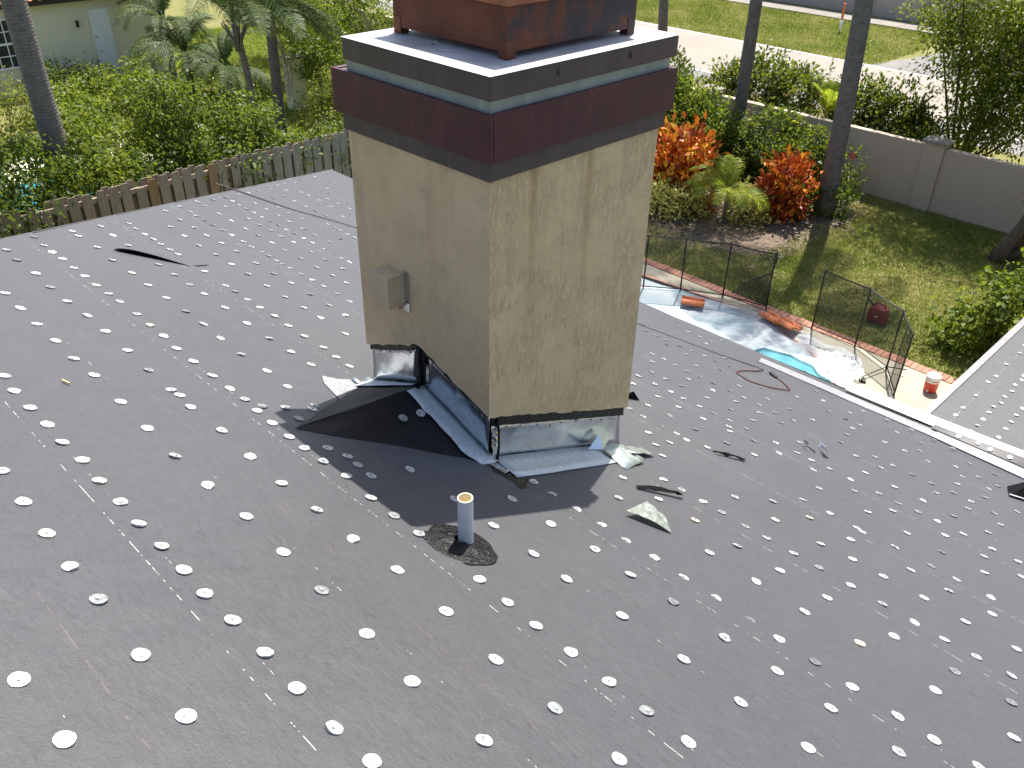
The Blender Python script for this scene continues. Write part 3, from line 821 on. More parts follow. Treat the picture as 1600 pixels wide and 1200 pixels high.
def cap_mesh(seed):
    r = random.Random(seed); mb = MB(); n = 14
    rim = []; mid = []
    for i in range(n):
        a = 2 * math.pi * i / n
        rr = 0.0222 * (1 + r.uniform(-.04, .04))
        dent = .006 * max(0, math.cos(a - seed * 2.1) - .55) * (seed % 2 + .4)
        rim.append((rr * math.cos(a) * (1 - dent * 18), rr * math.sin(a) * (1 - dent * 18), 0.0012 + r.uniform(0, .002) + dent))
        mid.append((0.010 * math.cos(a), 0.010 * math.sin(a), 0.0030 + r.uniform(-.0004, .0004)))
    base = [(x, y, -0.0015) for x, y, z in rim]
    mb.add(base + rim + mid + [(0, 0, 0.0012)],
           [(i, (i + 1) % n, n + (i + 1) % n, n + i) for i in range(n)] + [(n + i, n + (i + 1) % n, 2 * n + (i + 1) % n, 2 * n + i) for i in range(n)] +
           [(2 * n + i, 2 * n + (i + 1) % n, 3 * n) for i in range(n)])
    # nail head, off centre
    ox, oy = r.uniform(-.006, .006), r.uniform(-.005, .005)
    h = [(ox + .0048 * math.cos(k * 1.0472), oy + .0048 * math.sin(k * 1.0472), 0.0055) for k in range(6)]
    mb.add(h + [(x, y, 0.002) for x, y, z in h], [tuple(range(6))] + [(k, (k + 1) % 6, 6 + (k + 1) % 6, 6 + k) for k in range(6)], 1)
    return mb


cap_obs = []
for sd in range(7):
    o = cap_mesh(sd).build('tin_cap', [TIN, NAIL])
    cap_obs.append(o)
BASIS = Matrix((SD, Vector((0, 1, 0)), ND)).transposed()


def sheet_up(s, t):
    k = math.ceil((s - 1.295) / 0.864)
    u = 1 - (1.295 + 0.864 * k - s) / 0.93
    return 0.001 + 0.006 * u + 0.0028


def cap_matrix(p, basis, r):
    tilt = Matrix.Rotation(r.gauss(0, .05), 3, 'X') @ Matrix.Rotation(r.gauss(0, .05), 3, 'Y')
    m = (basis @ tilt @ Matrix.Rotation(r.uniform(0, 6.28), 3, 'Z')).to_4x4()
    m.translation = p
    return m


caps = []
rt = random.Random(11)
for s, t in TAGS:
    p = RF(s, t, sheet_up(s, t))
    if on_chimney(p) or s > valley_s(t) - .02: continue
    if 8.3 < s < 8.95 and t < 3.7: p = RF(s, t, 0.021)
    caps.append((p, BASIS))
WB = Matrix.Identity(3)
for x, y in ([(6.88 + .29 * i + .05 * math.sin(i * 2.1) + .8, 1.79) for i in range(14)] + [(7.72 + .145 * i, 1.575 + .012 * math.sin(i * 3)) for i in range(18)] +
             [(7.8 + .17 * i, 1.37) for i in range(16)] + [(7.95 + .29 * i, 1.1) for i in range(8)] + [(8.0 + .28 * i, .82) for i in range(8)]):
    caps.append((Vector((x + rt.uniform(-.02, .02), y + rt.uniform(-.012, .012), WZ + 0.0035)), WB))
for t in (1.62, 1.45, 1.33, 1.16, 1.02, .93, .8):
    p_ = RF(8.87, t, .026).lerp(Vector((7.70, t, WZ + .02 + .06 * min(1, (1.86 - t)))), rt.uniform(.35, .65))
    d1 = (Vector((7.70, t, WZ + .02 + .06 * min(1, (1.86 - t)))) - RF(8.87, t, .026)).normalized(); n1 = d1.cross(Vector((0, 1, 0)))
    caps.append((p_ + n1 * .006, Matrix((d1, Vector((0, 1, 0)), n1)).transposed()))
caps.sort(key=lambda c: (c[0] - EYE).length)
# the courses go on behind the chimney and out of the picture
rest = []
tt_ = [RF(s, t) for s, t in TAGS]
for k in range(-1, 9):
    for off, step in ((0, .14), (.318, .23), (.585, .23)):
        s = 1.268 + .864 * k + off
        t = -3.0 + rt.uniform(0, .2)
        while t < hip_t(s) - .15:
            p = RF(s + rt.uniform(-.015, .015), t, sheet_up(s, t))
            hidden = (2.9 < p.x and abs(p.y - p.x * .86) < .28 + .05 * (p.x - 2.9) and p.y > 3.0)
            side = t < -.02 + .0 * s and s < 8.2
            if (hidden or side) and not on_chimney(p) and min((p - q).length for q in tt_) > .1: rest.append((p, BASIS))
            t += step * rt.uniform(.9, 1.1)
for i, (p, b) in enumerate(caps[:298]):
    src = cap_obs[i % 7]
    o = src if i < 7 else src.copy()
    if i >= 7: COL.objects.link(o)
    o.parent = house
    o.matrix_basis = cap_matrix(p, b, rt)
mb = MB(); cm = cap_mesh(5)
for p, b in caps[298:] + rest:
    M = cap_matrix(p, b, rt)
    mb.add([M @ Vector(v) for v in cm.v], cm.f)
tag(mb.build('tin_cap_rows', TIN, house), kind='stuff')
# lifted fish-mouth in a lap
fm = MB()
P0, P1 = Vector((2.56, 5.275)), Vector((2.97, 5.07))
def flapfn(u, v):
    e = P0.lerp(P1, u); d = Vector((0.9, 0.42)) * (0.36 * v)
    hgt = 0.025 * math.sin(math.pi * u ** .55) * (1 - v) ** 1.6
    return RF(e.x + d.x * .55, e.y + d.y * .55, 0.0095 + hgt)
fm.grid(flapfn, 18, 6)
fm.build('lifted_felt_flap', FELT, house, solid=0.003, uv=lambda p: ((p - EYE + ND * 1.4).dot(SD), p.y))
fu = MB(); fu.grid(lambda u, v: RF(P0.x + (P1.x - P0.x) * u + .10 * v, P0.y + (P1.y - P0.y) * u + .05 * v, 0.0088), 6, 2)
fu.build('flap_underlay', BLACK_FELT, house)

# cricket: the felt saddle on the uphill side of the chimney
W_ = Vector((2.20, 2.742, 5.228)); E_ = RF(2.20, 2.705, 0.004); NC = Vector((2.20, 2.20, 0)); FC = Vector((2.20, 3.22, 0))
def roofz(x): return 7.5 - 1.4 / math.cos(PITCH) - math.tan(PITCH) * x
NC.z = roofz(2.2) + .001; FC.z = roofz(2.2) + .001
ck = MB()
for a, b in ((E_, NC), (FC, E_)):
    ck.grid(lambda u, v, a=a, b=b: (a.lerp(b, u)).lerp(W_, v) + Vector((0, 0, 0.006 * mnoise.noise(Vector((u * 5, v * 3, a.x))))), 12, 8)
ckt = NT('cricket_black_felt')  # cricket felt, a blacker tone than the roof sheets
ckv = ckt.coord('Object')
CRICK = ckt.set(ckt.ramp(ckt.noise(ckv, 22, 5, .7), [(0.3, (0.010, 0.010, 0.011)), (0.75, (0.024, 0.0235, 0.0245))]), 0.55, 0, ckt.bump(ckt.noise(ckv, 90, 4, .7), .3, .004), .3)
ck.build('cricket_felt', CRICK, house)
nrm = (NC - E_).cross(W_ - E_).normalized()
if nrm.z < 0: nrm = -nrm
ex = (NC - E_).normalized(); CB = Matrix((ex, nrm.cross(ex), nrm)).transposed()
for u, v in ((.42, .40), (.56, .52)):
    o = cap_obs[1].copy(); COL.objects.link(o); o.parent = house
    o.matrix_basis = cap_matrix(E_.lerp(NC, u).lerp(W_, v) + nrm * .009, CB, rt)


# ------------------------------------------------------------------ chimney
chim = thing('chimney', 'tan stucco chimney with maroon banded top and shiny metal flashing at its foot', 'chimney', (2.686, 2.70, 4.95))
X0, X1, Y0, Y1 = CH_X0, CH_X1, CH_Y0, CH_Y1
ZT = 6.40


def edge_uphill(y):   # lower stucco edge on the uphill face: gable over the cricket
    ym = 2.742
    if y < ym: return 5.292 + (5.462 - 5.292) * ((y - Y0) / (ym - Y0))
    return 5.462 + (5.300 - 5.462) * min(1, (y - ym) / 0.06) * 0.12 + (5.275 - 5.443) * max(0, (y - ym - .03) / (Y1 - ym - .03)) * 0.9


def edge_side(x): return 5.294 - 0.4215 * (x - X0)


rj = random.Random(3)
nU, nSd, nZ = 26, 28, 2
body = MB()
def wall_face(pts_bottom, mi):
    """pts: list of bottom points; face rises to ZT; small ragged lower edge; lip goes back to the core"""
    n = len(pts_bottom)
    body.add([Vector(p) for p in pts_bottom] + [Vector((p[0], p[1], ZT)) for p in pts_bottom], [(i, i + 1, n + i + 1, n + i) for i in range(n - 1)], mi)
jit = lambda: rj.uniform(-.006, .006)
up_b = [(X0, Y0 + (Y1 - Y0) * i / nU, edge_uphill(Y0 + (Y1 - Y0) * i / nU) + (jit() if 0 < i < nU else 0)) for i in range(nU + 1)]
sd_b = [(X0 + (X1 - X0) * i / nSd, Y0, edge_side(X0 + (X1 - X0) * i / nSd) + (jit() if 0 < i < nSd else 0)) for i in range(nSd + 1)]
sd_b[0] = up_b[0]
fr_b = [(X0 + (X1 - X0) * i / nSd, Y1, edge_side(X0 + (X1 - X0) * i / nSd)) for i in range(nSd + 1)]; fr_b[0] = up_b[-1]
dn_b = [(X1, Y0, sd_b[-1][2]), (X1, Y1, fr_b[-1][2])]
wall_face(up_b[::-1], 0); wall_face(sd_b, 1); wall_face(fr_b[::-1], 0); wall_face(dn_b, 0)
IN = 0.022
inn = lambda p: (min(max(p[0], X0 + IN), X1 - IN), min(max(p[1], Y0 + IN), Y1 - IN), p[2] + .004)
for row in (up_b, sd_b, fr_b, dn_b):
    body.add(list(row) + [inn(p) for p in row], [(i, i + 1, len(row) + i + 1, len(row) + i) for i in range(len(row) - 1)], 0)
body.quad((X0, Y0, ZT), (X1, Y0, ZT), (X1, Y1, ZT), (X0, Y1, ZT))
body.build('stucco_body', [STUCCO_S, STUCCO_R], chim)
core = MB(); core.box(X0 + IN + .006, X1 - IN - .006, Y0 + IN + .006, Y1 - IN - .006, 4.3, 5.5)
core.build('block_core', TAR, chim)


def collar(name, ox, oy0, oy1, z0, z1, mat, bev=.003, sag=0):
    mb = MB(); mb.box(X0 - ox, X1 + ox + .01, Y0 - oy0, Y1 + oy1, z0, z1)
    return mb.build(name, mat, chim, bevel=bev)


collar('lower_trim_board', 0.014, 0.014, 0.012, 6.372, 6.452, BROWN)
# maroon band: four mitred boards, the far left end a little open
for nm, bx in (('band_board', (X0 - .034, X0 - .016, Y0 - .034, Y1 + .045)), ('band_board', (X0 - .015, X1 + .05, Y0 - .034, Y0 - .014)),
               ('band_board', (X0 - .015, X1 + .05, Y1 + .02, Y1 + .042)), ('band_board', (X1 + .018, X1 + .05, Y0 - .013, Y1 + .019))):
    mb = MB(); mb.box(bx[0], bx[1], bx[2], bx[3], 6.448, 6.628)
    mb.build(nm, MAROON, chim, bevel=.003)
mb = MB(); mb.box(X0 - .014, X1 + .016, Y0 - .013, Y1 + .018, 6.453, 6.622); mb.build('band_backing', BROWN, chim)
# pale flaking strip, ragged lower edge
mb = MB()
mb.box(X0 - .004, X1 + .022, Y0 - .006, Y1 - .03, 6.60, 6.690); mb.build('pale_strip', PALE, chim)
mb = MB(); mb.box(X0 - .026, X1 + .042, Y0 - .026, Y1 - .042, 6.672, 6.757); capf = mb.build('cap_fascia', BROWN, chim, bevel=.003)
mb = MB(); mb.grid(lambda u, v: (X0 - .029 + (X1 - X0 + .074) * u, Y0 - .029 + (Y1 - Y0 - .010) * v, 6.7595 + .004 * math.sin(math.pi * u) * math.sin(math.pi * v)), 8, 8)
mb.build('cap_top', CAPTOP, chim)
for x in (2.50, 2.93):
    mb = MB(); mb.lathe([(0.013, 0), (0.013, .004), (.006, .008)], (0, 0, 0), 10)
    mb.v = [(x + v[0], Y0 - .026 - v[2], 6.722 + v[1]) for v in mb.v]
    mb.build('screw_head', BROWN, chim)
# rusted shroud on legs
SX0, SX1, SY0, SY1 = 2.352, 3.105, 2.362, 3.025
shroud = MB()
zb = 6.787
c4 = [(SX0, SY0), (SX1, SY0), (SX1, SY1), (SX0, SY1)]
shroud.add([(*c, zb) for c in c4] + [(*c, 6.97) for c in c4], [(i, (i + 1) % 4, 4 + (i + 1) % 4, 4 + i) for i in range(4)])
sh_o = shroud.build('spark_arrestor_shroud', RUST, chim, solid=0.006)
for x, y in ((SX0, SY0), (SX0, SY1 - .045), (SX1 - .045, SY0), (SX1 - .045, SY1 - .045)):
    mb = MB(); mb.box(x - .002, x + .042, y - .002, y + .003, 6.762, 6.83); mb.box(x - .002, x + .003, y + .0032, y + .042, 6.762, 6.83)
    mb.box(x - .003, x + .05, y + .004, y + .05, 6.7645, 6.7675)
    mb.build('leg', RUST, sh_o)
mb = MB()
mb.box(SX0 - .02, SX1 + .02, SY0 - .02, SY1 + .02, 6.950, 6.985)
mb.add([(SX0 - .02, SY0 - .02, 6.987), (SX1 + .02, SY0 - .02, 6.987), (SX1 + .02, SY1 + .02, 6.987), (SX0 - .02, SY1 + .02, 6.987), ((SX0 + SX1) / 2, (SY0 + SY1) / 2, 7.06)], [(0, 1, 4), (1, 2, 4), (2, 3, 4), (3, 0, 4), (3, 2, 1, 0)])
mb.build('shroud_hood', LID, sh_o, bevel=.002)
# junction box on the uphill face
jb = MB(); jb.box(2.072, X0 - .001, 2.808, 2.945, 5.648, 5.80)
jbo = jb.build('junction_box', BEIGE_BOX, chim, bevel=.004)
mb = MB(); mb.box(X0 - .006, X0 - .001, 2.775, 2.815, 5.615, 5.815); mb.bar((2.10, 2.801, 5.80), (2.155, 2.799, 5.815), .012, .006); mb.bar((2.12, 2.799, 5.64), (2.16, 2.795, 5.66), .012, .006)
mb.build('bracket', GALV, jbo)

# ---- flashing
def quadgrid(a, b, c, d, wob=0.003, seed=0, n=(14, 6), nvec=(0, -1, 0)):
    a, b, c, d = map(Vector, (a, b, c, d)); nv = Vector(nvec)
    def fn(u, v):
        p = a.lerp(b, u).lerp(d.lerp(c, u), v)
        return p + nv * (wob * mnoise.noise(Vector((u * 4 + seed, v * 2.5, seed * 1.7))))
    m = MB(); m.grid(fn, *n); return m


# side face: upright sheet and the flange lying on the felt
yc = Y0 + .020
xl, xr = 2.215, 3.175
side_top = lambda x: edge_side(x) - .045
crease = lambda x: roofz(x) + .012
m = quadgrid((xl, yc, crease(xl)), (xr, yc, crease(xr)), (xr, yc, side_top(xr)), (xl, yc, side_top(xl)), .006, 2.0, (20, 6))
# bulge outwards at the foot
m.v = [(x, y - .012 * max(0, 1 - (z - crease(x)) / .12) ** 2, z) for x, y, z in m.v]
m.build('side_flashing', GALV, chim, smooth=True, solid=.0015)
def rr(s, t, up=.012): return RF(s, t, up)
fl = MB()
a0, a1 = RF(2.945, 2.237, .012), RF(2.945, 2.085, .008)
b0, b1 = RF(4.02, 2.237, .012), RF(3.80, 2.085, .009)
fl = quadgrid(RF(2.985, 2.268, .017), RF(4.0, 2.268, .017), RF(3.76, 2.083, .009), RF(2.965, 2.085, .009), .004, 5.0, (16, 3), ND)
fl.build('side_flange', ZINC, chim, smooth=True, solid=.0015)
# torn corner tabs at the lower end of the side flange
for pts in (((3.78, 2.225, .03), (3.97, 2.20, .045), (3.985, 2.05, .025), (3.755, 2.01, .006)),
            ((3.93, 2.235, .022), (4.17, 2.19, .012), (4.16, 2.095, .02), (3.95, 2.10, .04))):
    m = quadgrid(*[RF(*p) for p in pts], .008, pts[0][0], (6, 4), ND)
    m.build('torn_flashing_tab', galv('pale_green_zinc', (0.56, 0.62, 0.56), .38, .2), chim, smooth=True, solid=.0015)
m = MB(); m.add([RF(3.78, 2.245, .10), RF(3.70, 2.23, .02), RF(3.79, 2.20, .03), RF(3.86, 2.225, .075)], [(0, 1, 2, 3)]); m.build('torn_flashing_tab', GALV, chim, solid=.0015)
# uphill face, two sheets either side of the cricket ridge
xc = X0 + .020
cr_n = lambda y: W_.z + (NC.z - W_.z) * ((W_.y - y) / (W_.y - NC.y))
cr_f = lambda y: W_.z + (FC.z - W_.z) * ((y - W_.y) / (FC.y - W_.y))
m = quadgrid((xc - .01, 2.70, cr_n(2.70) + .01), (xc - .01, 2.275, cr_n(2.275) + .012), (xc, 2.275, edge_uphill(2.275) - .018), (xc, 2.70, edge_uphill(2.70) - .012), .004, 1.0, (14, 5), (-1, 0, 0))
m.build('cricket_flashing', GALV, chim, smooth=True, solid=.0015)
m = quadgrid((xc - .01, 3.125, cr_f(3.125) + .012), (xc - .01, 2.762, cr_f(2.762) + .012), (xc, 2.762, edge_uphill(2.762) - .01), (xc, 3.125, edge_uphill(3.125) - .025), .006, 8.0, (10, 5), (-1, 0, 0))
m.build('cricket_flashing', GALV, chim, smooth=True, solid=.0015)
nf = (E_ - FC).cross(W_ - FC).normalized()
if nf.z < 0: nf = -nf
# flange on the near cricket face; its free edge is ragged
def near_pt(y, d, up): # d metres out from the crease along the cricket surface
    base = Vector((xc + .006, y, cr_n(y)))
    dirn = (E_ - W_).normalized()
    return base + dirn * d + nrm * up
m = MB()
m.grid(lambda u, v: near_pt(2.73 - .50 * u, (.120 + .010 * mnoise.noise(Vector((u * 6, 0, 4))) + .005 * mnoise.noise(Vector((u * 45, 0, 8)))) * v * (1 - .25 * max(0, u - .85) / .15), .013 + .004 * mnoise.noise(Vector((u * 5, v * 2, 0)))), 26, 3)
m.build('cricket_flange', ZINC, chim, smooth=True, solid=.0015)
m = MB()
def far_pt(y, d, up): return Vector((xc - .012, y, cr_f(y))) + (E_ - W_).normalized() * d + nf * up
m.grid(lambda u, v: far_pt(2.765 + .37 * u, (.03 + .10 * u) * v, .013 + .003 * mnoise.noise(Vector((u * 5, v * 2, 7)))), 12, 3)
m.build('cricket_flange', ZINC, chim, smooth=True, solid=.0015)
m = MB()
m.grid(lambda u, v: RF(2.86 + .13 * u, 3.10 + .09 * v - .1 * u * (1 - v), .016 + .012 * math.sin(u * 9) * v), 8, 4)
m.build('torn_flashing_tab', galv('pale_green_zinc_far', (0.56, 0.62, 0.56), .35, .2), chim, smooth=True, solid=.0015)
# crumpled corner piece
m = MB()
m.grid(lambda u, v: (2.198 - .008 * mnoise.noise(Vector((v * 9, u * 5, 2))) + .05 * u, Y0 + .016 - .014 * abs(mnoise.noise(Vector((v * 7, u * 8, 9)))) - .008 * (1 - v), crease(2.2) + .0 + (side_top(2.2) - crease(2.2) - .01) * v), 4, 12)
m.build('corner_flashing', GALV, chim, solid=.0015)
m = MB()
m.grid(lambda u, v: RF(2.925 + .05 * v, 2.225 - .10 * u + .015 * v, .012 + .012 * abs(mnoise.noise(Vector((u * 8, v * 6, 5))))), 8, 4)
m.build('corner_flashing', galv('smeared_zinc', (0.5, 0.52, 0.52), .45, .3), chim, solid=.0015)
# tar along the stucco edge, the ridge seam and the corner
m = MB()
nn = 40
for i in range(nn + 1):
    x = 2.19 + (3.182 - 2.19) * i / nn
    zt_, zb_ = edge_side(x) + .004, side_top(x) - .006 + .006 * mnoise.noise(Vector((x * 16, 1, 0)))
    m.v += [(x, Y0 + .009, zt_), (x, Y0 + .006, zb_)]
    if i: m.f.append((2 * i - 2, 2 * i - 1, 2 * i + 1, 2 * i)); m.m.append(0)
m.build('tar_seal', TAR, chim)
m = MB()
for i in range(nn + 1):
    y = 2.272 + (3.125 - 2.272) * i / nn
    zt_, zb_ = edge_uphill(y) + .006, edge_uphill(y) - .022 - .010 * (y > 2.8) + .007 * mnoise.noise(Vector((y * 18, 4, 0)))
    m.v += [(X0 + .008, y, zt_), (X0 + .006, y, zb_)]
    if i: m.f.append((2 * i - 2, 2 * i - 1, 2 * i + 1, 2 * i)); m.m.append(0)
m.build('tar_seal', TAR, chim)
m = MB(); m.tube([(X0 + .008, 2.742, 5.452), (X0 + .006, 2.735, 5.38), (X0 - .004, 2.725, 5.29), (X0 - .03, 2.715, 5.245)], [.016, .014, .011, .010], 6); m.build('tar_seal', TAR, chim, smooth=True)
m = MB(); m.tube([(2.225, Y0 + .004, 5.262), (2.228, Y0 - .002, 5.19), (2.222, Y0 - .01, 5.11), (2.20, Y0 - .022, 5.055)], [.007, .006, .006, .009], 6); m.build('tar_seal', TAR, chim, smooth=True)
m = MB(); m.grid(lambda u, v: RF(2.905 + .15 * v + .03 * mnoise.noise(Vector((u * 5, v * 2, 0))), 2.235 - (.24 + .05 * mnoise.noise(Vector((v * 4, 3, 0)))) * u + .07 * v, .0088 + .005 * mnoise.noise(Vector((u * 9, v * 5, 0)))), 10, 6); m.build('tar_and_shade_smear', TAR, chim, smooth=True)  # tar smear, enlarged so its black also deepens the shade at the corner
# fixing nails through the flashing
nail_src = None
for p, nv in [((x, yc - .004, side_top(x) - .03 + rj.uniform(-.012, .008)), (0, -1, 0)) for x in (2.30, 2.39, 2.51, 2.60, 2.68, 2.80, 2.92, 3.01, 3.08, 3.12)] + \
              [((xc - .003, y, edge_uphill(y) - .045), (-1, 0, 0)) for y in (3.06, 2.98, 2.90, 2.82, 2.66, 2.58, 2.48, 2.40, 2.32)]:
    if nail_src is None:
        q = MB(); q.lathe([(.006, 0), (.0055, .002), (.002, .003)], (0, 0, 0), 8); nail_src = q.build('nail', NAIL); o = nail_src
    else:
        o = nail_src.copy(); COL.objects.link(o)
    o.parent = chim; o.location = Vector(p) - chim.location; o.rotation_euler = Vector(nv).to_track_quat('Z', 'Y').to_euler()
# grey cement patch by the far flange
m = MB(); cpts = [(2.72, 3.25), (2.80, 3.22), (2.90, 3.18), (2.96, 3.10), (2.86, 3.02), (2.79, 2.99), (2.66, 2.91), (2.62, 2.95), (2.645, 3.07), (2.665, 3.15)]
m.add([RF(2.76, 3.09, .013)] + [RF(s + rj.uniform(-.012, .012), t + rj.uniform(-.012, .012), .0095) for s, t in cpts], [(0, 1 + i, 1 + (i + 1) % len(cpts)) for i in range(len(cpts))])
tag(m.build('cement_patch', CEMENT), 'grey smear of roof cement on felt beside the chimney cricket', 'cement patch')

# ------------------------------------------------------------------ things on the roof
vp = thing('vent_pipe', 'short grey-white plastic vent pipe standing in a ring of black tar', 'vent pipe', (1.542, 1.723, 5.315))
m = MB(); n = 24; prof = [(.0275, -.08), (.0275, .216), (.0235, .2165), (.0235, .06)]
m.lathe(prof, (1.542, 1.723, 5.315), n); m.build('pipe', PVC, vp, smooth=False)
m = MB(); vs = []
for r in (.0277, .0232):
    for k in range(n): vs.append((1.542 + r * math.cos(2 * math.pi * k / n), 1.723 + r * math.sin(2 * math.pi * k / n), 5.315 + (.2172 if r > .025 else .2174)))
m.add(vs, [(k, (k + 1) % n, n + (k + 1) % n, n + k) for k in range(n)])
vi = []
for z in (.2174, .05):
    for k in range(n): vi.append((1.542 + .0231 * math.cos(2 * math.pi * k / n), 1.723 + .0231 * math.sin(2 * math.pi * k / n), 5.315 + z))
m.add(vi, [(k, n + k, n + (k + 1) % n, (k + 1) % n) for k in range(n)]); m.add(vi[n:], [tuple(range(n))])
m.build('cut_rim', PVC_CUT, vp)
m = MB(); vs = []; nr, na = 9, 40
for i in range(nr + 1):
    for k in range(na):
        a = 2 * math.pi * k / na
        edge = 1 + .16 * mnoise.noise(Vector((math.cos(a) * 1.4, math.sin(a) * 1.4, 3))) + .05 * mnoise.noise(Vector((math.cos(a) * 6, math.sin(a) * 6, 1)))
        r = (.024 + (.132 * edge - .024) * i / nr)
        s, t = 2.258 + r * math.cos(a) * 1.0 - .012, 1.728 + r * math.sin(a) * 1.05
        up = .008 + .016 * (1 - i / nr) ** 2 + .006 * (1 - (i / nr) ** 4) * mnoise.noise(Vector((s * 40, t * 40, 0)))
        if i == nr: up = .006
        vs.append(RF(s, t, up))
m.add(vs, [(i * na + k, i * na + (k + 1) % na, (i + 1) * na + (k + 1) % na, (i + 1) * na + k) for i in range(nr) for k in range(na)])
m.build('tar_collar', TAR, vp, smooth=True)

# the extension cord
cordp = [(4.05, 8.40, 4.20), (4.17, 8.24, 4.19), (4.51, 7.65, 4.04), (4.97, 7.25, 3.84), (5.6, 6.1, 3.57), (6.15, 5.1, 3.34), (6.46, 4.55, 3.20), (6.60, 4.2, 3.14), (6.72, 3.81, 3.09), (6.85, 3.51, 3.04), (6.93, 3.37, 3.0),
         (6.90, 3.31, 3.02), (6.70, 3.29, 3.11), (6.47, 3.30, 3.20), (6.30, 3.27, 3.27), (6.20, 3.16, 3.31), (6.17, 3.04, 3.33), (6.27, 2.92, 3.28), (6.42, 2.86, 3.22), (6.53, 2.84, 3.17), (6.62, 2.90, 3.13), (6.75, 3.02, 3.08), (6.82, 3.12, 3.05)]
cordp = [Vector((x, y, roofz(x) + .0145)) for x, y, z in cordp]
def smooth_path(p, k=5):
    out = []
    for i in range(len(p) - 1):
        a, b, c, d = p[max(i - 1, 0)], p[i], p[i + 1], p[min(i + 2, len(p) - 1)]
        for j in range(k):
            u = j / k
            out.append(0.5 * ((2 * b) + (c - a) * u + (2 * a - 5 * b + 4 * c - d) * u * u + (3 * b - a - 3 * c + d) * u ** 3))
    return out + [p[-1]]
cord = thing('extension_cord', 'thin black and red extension cord running across the roof to a looped end', 'cord', cordp[9])
sp_ = smooth_path(cordp)
m = MB(); m.tube([p + Vector((0, 0, .0)) for p in sp_[:58]], .0048, 6); m.build('cable', BLACK_RUBBER, cord, smooth=True)
m = MB(); m.tube([p + Vector((.003, .006, .004)) for p in sp_[:32]], .0038, 6); m.tube(sp_[57:], .0056, 6); m.build('red_cable', RED_RUBBER, cord, smooth=True)
e = sp_[-1]; d_ = (Vector((6.87, 3.19, roofz(6.87) + .02)) - e)
m = MB(); m.bar(e, e + d_.normalized() * .12, .034, .03); m.bar(e + d_.normalized() * .12, e + d_.normalized() * .145, .022, .018); m.build('socket', BLACK_RUBBER, cord, bevel=.004)


def scrap(name, label, cat, pts, mat, curl=.02, wob=.01, n=(8, 3), group=None, seed=1.0):
    """thin sheet over four roof points (s,t,height), curled"""
    a, b, c, d = [RF(*p) for p in pts]
    m = MB()
    m.grid(lambda u, v: a.lerp(b, u).lerp(d.lerp(c, u), v) + ND * (curl * math.sin(math.pi * u) * (1 - v) + wob * mnoise.noise(Vector((u * 4, v * 3, seed)))), *n)
    return tag(m.build(name, mat, solid=.0015), label, cat, group)


scrap('felt_strip', 'curled black felt strip lying right of the chimney flashing', 'felt scrap', ((3.62, 1.86, .012), (3.815, 1.70, .02), (3.79, 1.685, .03), (3.60, 1.835, .014)), BLACK_FELT, .018, .014, seed=2)
scrap('felt_strip', 'crumpled black felt scrap farther down the slope from the curled strip', 'felt scrap', ((4.76, 2.06, .010), (4.95, 1.91, .012), (4.91, 1.90, .015), (4.77, 2.03, .012)), BLACK_FELT, .012, .016, seed=5)
scrap('metal_offcut', 'greenish bent offcut of sheet metal on the felt near the vent pipe', 'metal scrap', ((3.25, 1.67, .028), (3.345, 1.475, .010), (3.41, 1.56, .035), (3.40, 1.665, .06)), galv('zinc_green', (0.17, 0.20, 0.165), .45, .2, .4), .012, .006, seed=8)
scrap('metal_offcut', 'small bluish-white curl of metal lying alone downslope', 'metal scrap', ((6.10, 1.90, .012), (5.96, 1.755, .015), (5.92, 1.80, .075), (6.10, 1.895, .05)), plain('pale_blue_coated_metal', (0.62, 0.70, 0.84), .4), .02, .004, seed=3)
m = MB(); m.tube([RF(5.90, 1.84, .015), RF(5.88, 1.90, .035), RF(5.95, 1.96, .05), RF(6.02, 1.945, .02)], .004, 5); tag(m.build('wire_curl', BLACK_RUBBER, smooth=True), 'black wire curl beside the bluish-white metal curl', 'wire')
m = MB(); m.bar(RF(1.458, 3.222, .012), RF(1.474, 3.185, .012), .006, .005); tag(m.build('wood_splinter', plain('splinter_wood', (0.5, 0.36, 0.2), .8)), 'tiny pale wood splinter lying on the felt at far left', 'wood scrap')
m = MB(); m.add([RF(4.93, 2.85, .008), RF(5.05, 2.79, .008), RF(5.0, 2.83, .06), RF(5.02, 2.90, .01)], [(0, 1, 2), (1, 3, 2), (3, 0, 2), (0, 3, 1)]); tag(m.build('felt_corner', BLACK_FELT), 'black folded felt corner poking out behind the chimney foot', 'felt scrap')
# black folded vent flashing at the right edge
bf = thing('flashing_boot', 'black folded flashing boot at the right edge of the roof slope', 'flashing', RF(7.62, .80))
m = MB(); a, b, c, d, t5 = RF(7.42, .86, .01), RF(7.62, .62, .01), RF(7.95, .70, .01), RF(7.76, .94, .01), RF(7.70, .74, .2)
m.add([a, b, c, d, t5], [(0, 1, 4), (1, 2, 4), (2, 3, 4), (3, 0, 4), (3, 2, 1, 0)]); m.build('cone', BLACK_FELT, bf)
m = MB(); m.bar(a + ND * .012, b + ND * .012, .012, .006); m.build('rim', WHITE_METAL, bf)
for i, (x, y, r) in enumerate(((2.30, 2.72, .5), (2.27, 2.62, 1.9))):
    m = MB(); dx = Vector((math.cos(r), math.sin(r), 0)) * .03; p = Vector((x, y, 6.768))
    m.tube([p - dx, p + dx], .0025, 6); m.tube([p + dx, p + dx * 1.06], .006, 6)
    tag(m.build('loose_nail', NAIL), ['loose nail on the chimney cap nearer the rusty shroud', 'loose nail on the chimney cap nearer the cap edge'][i], 'nail', 'loose nails on the chimney cap')


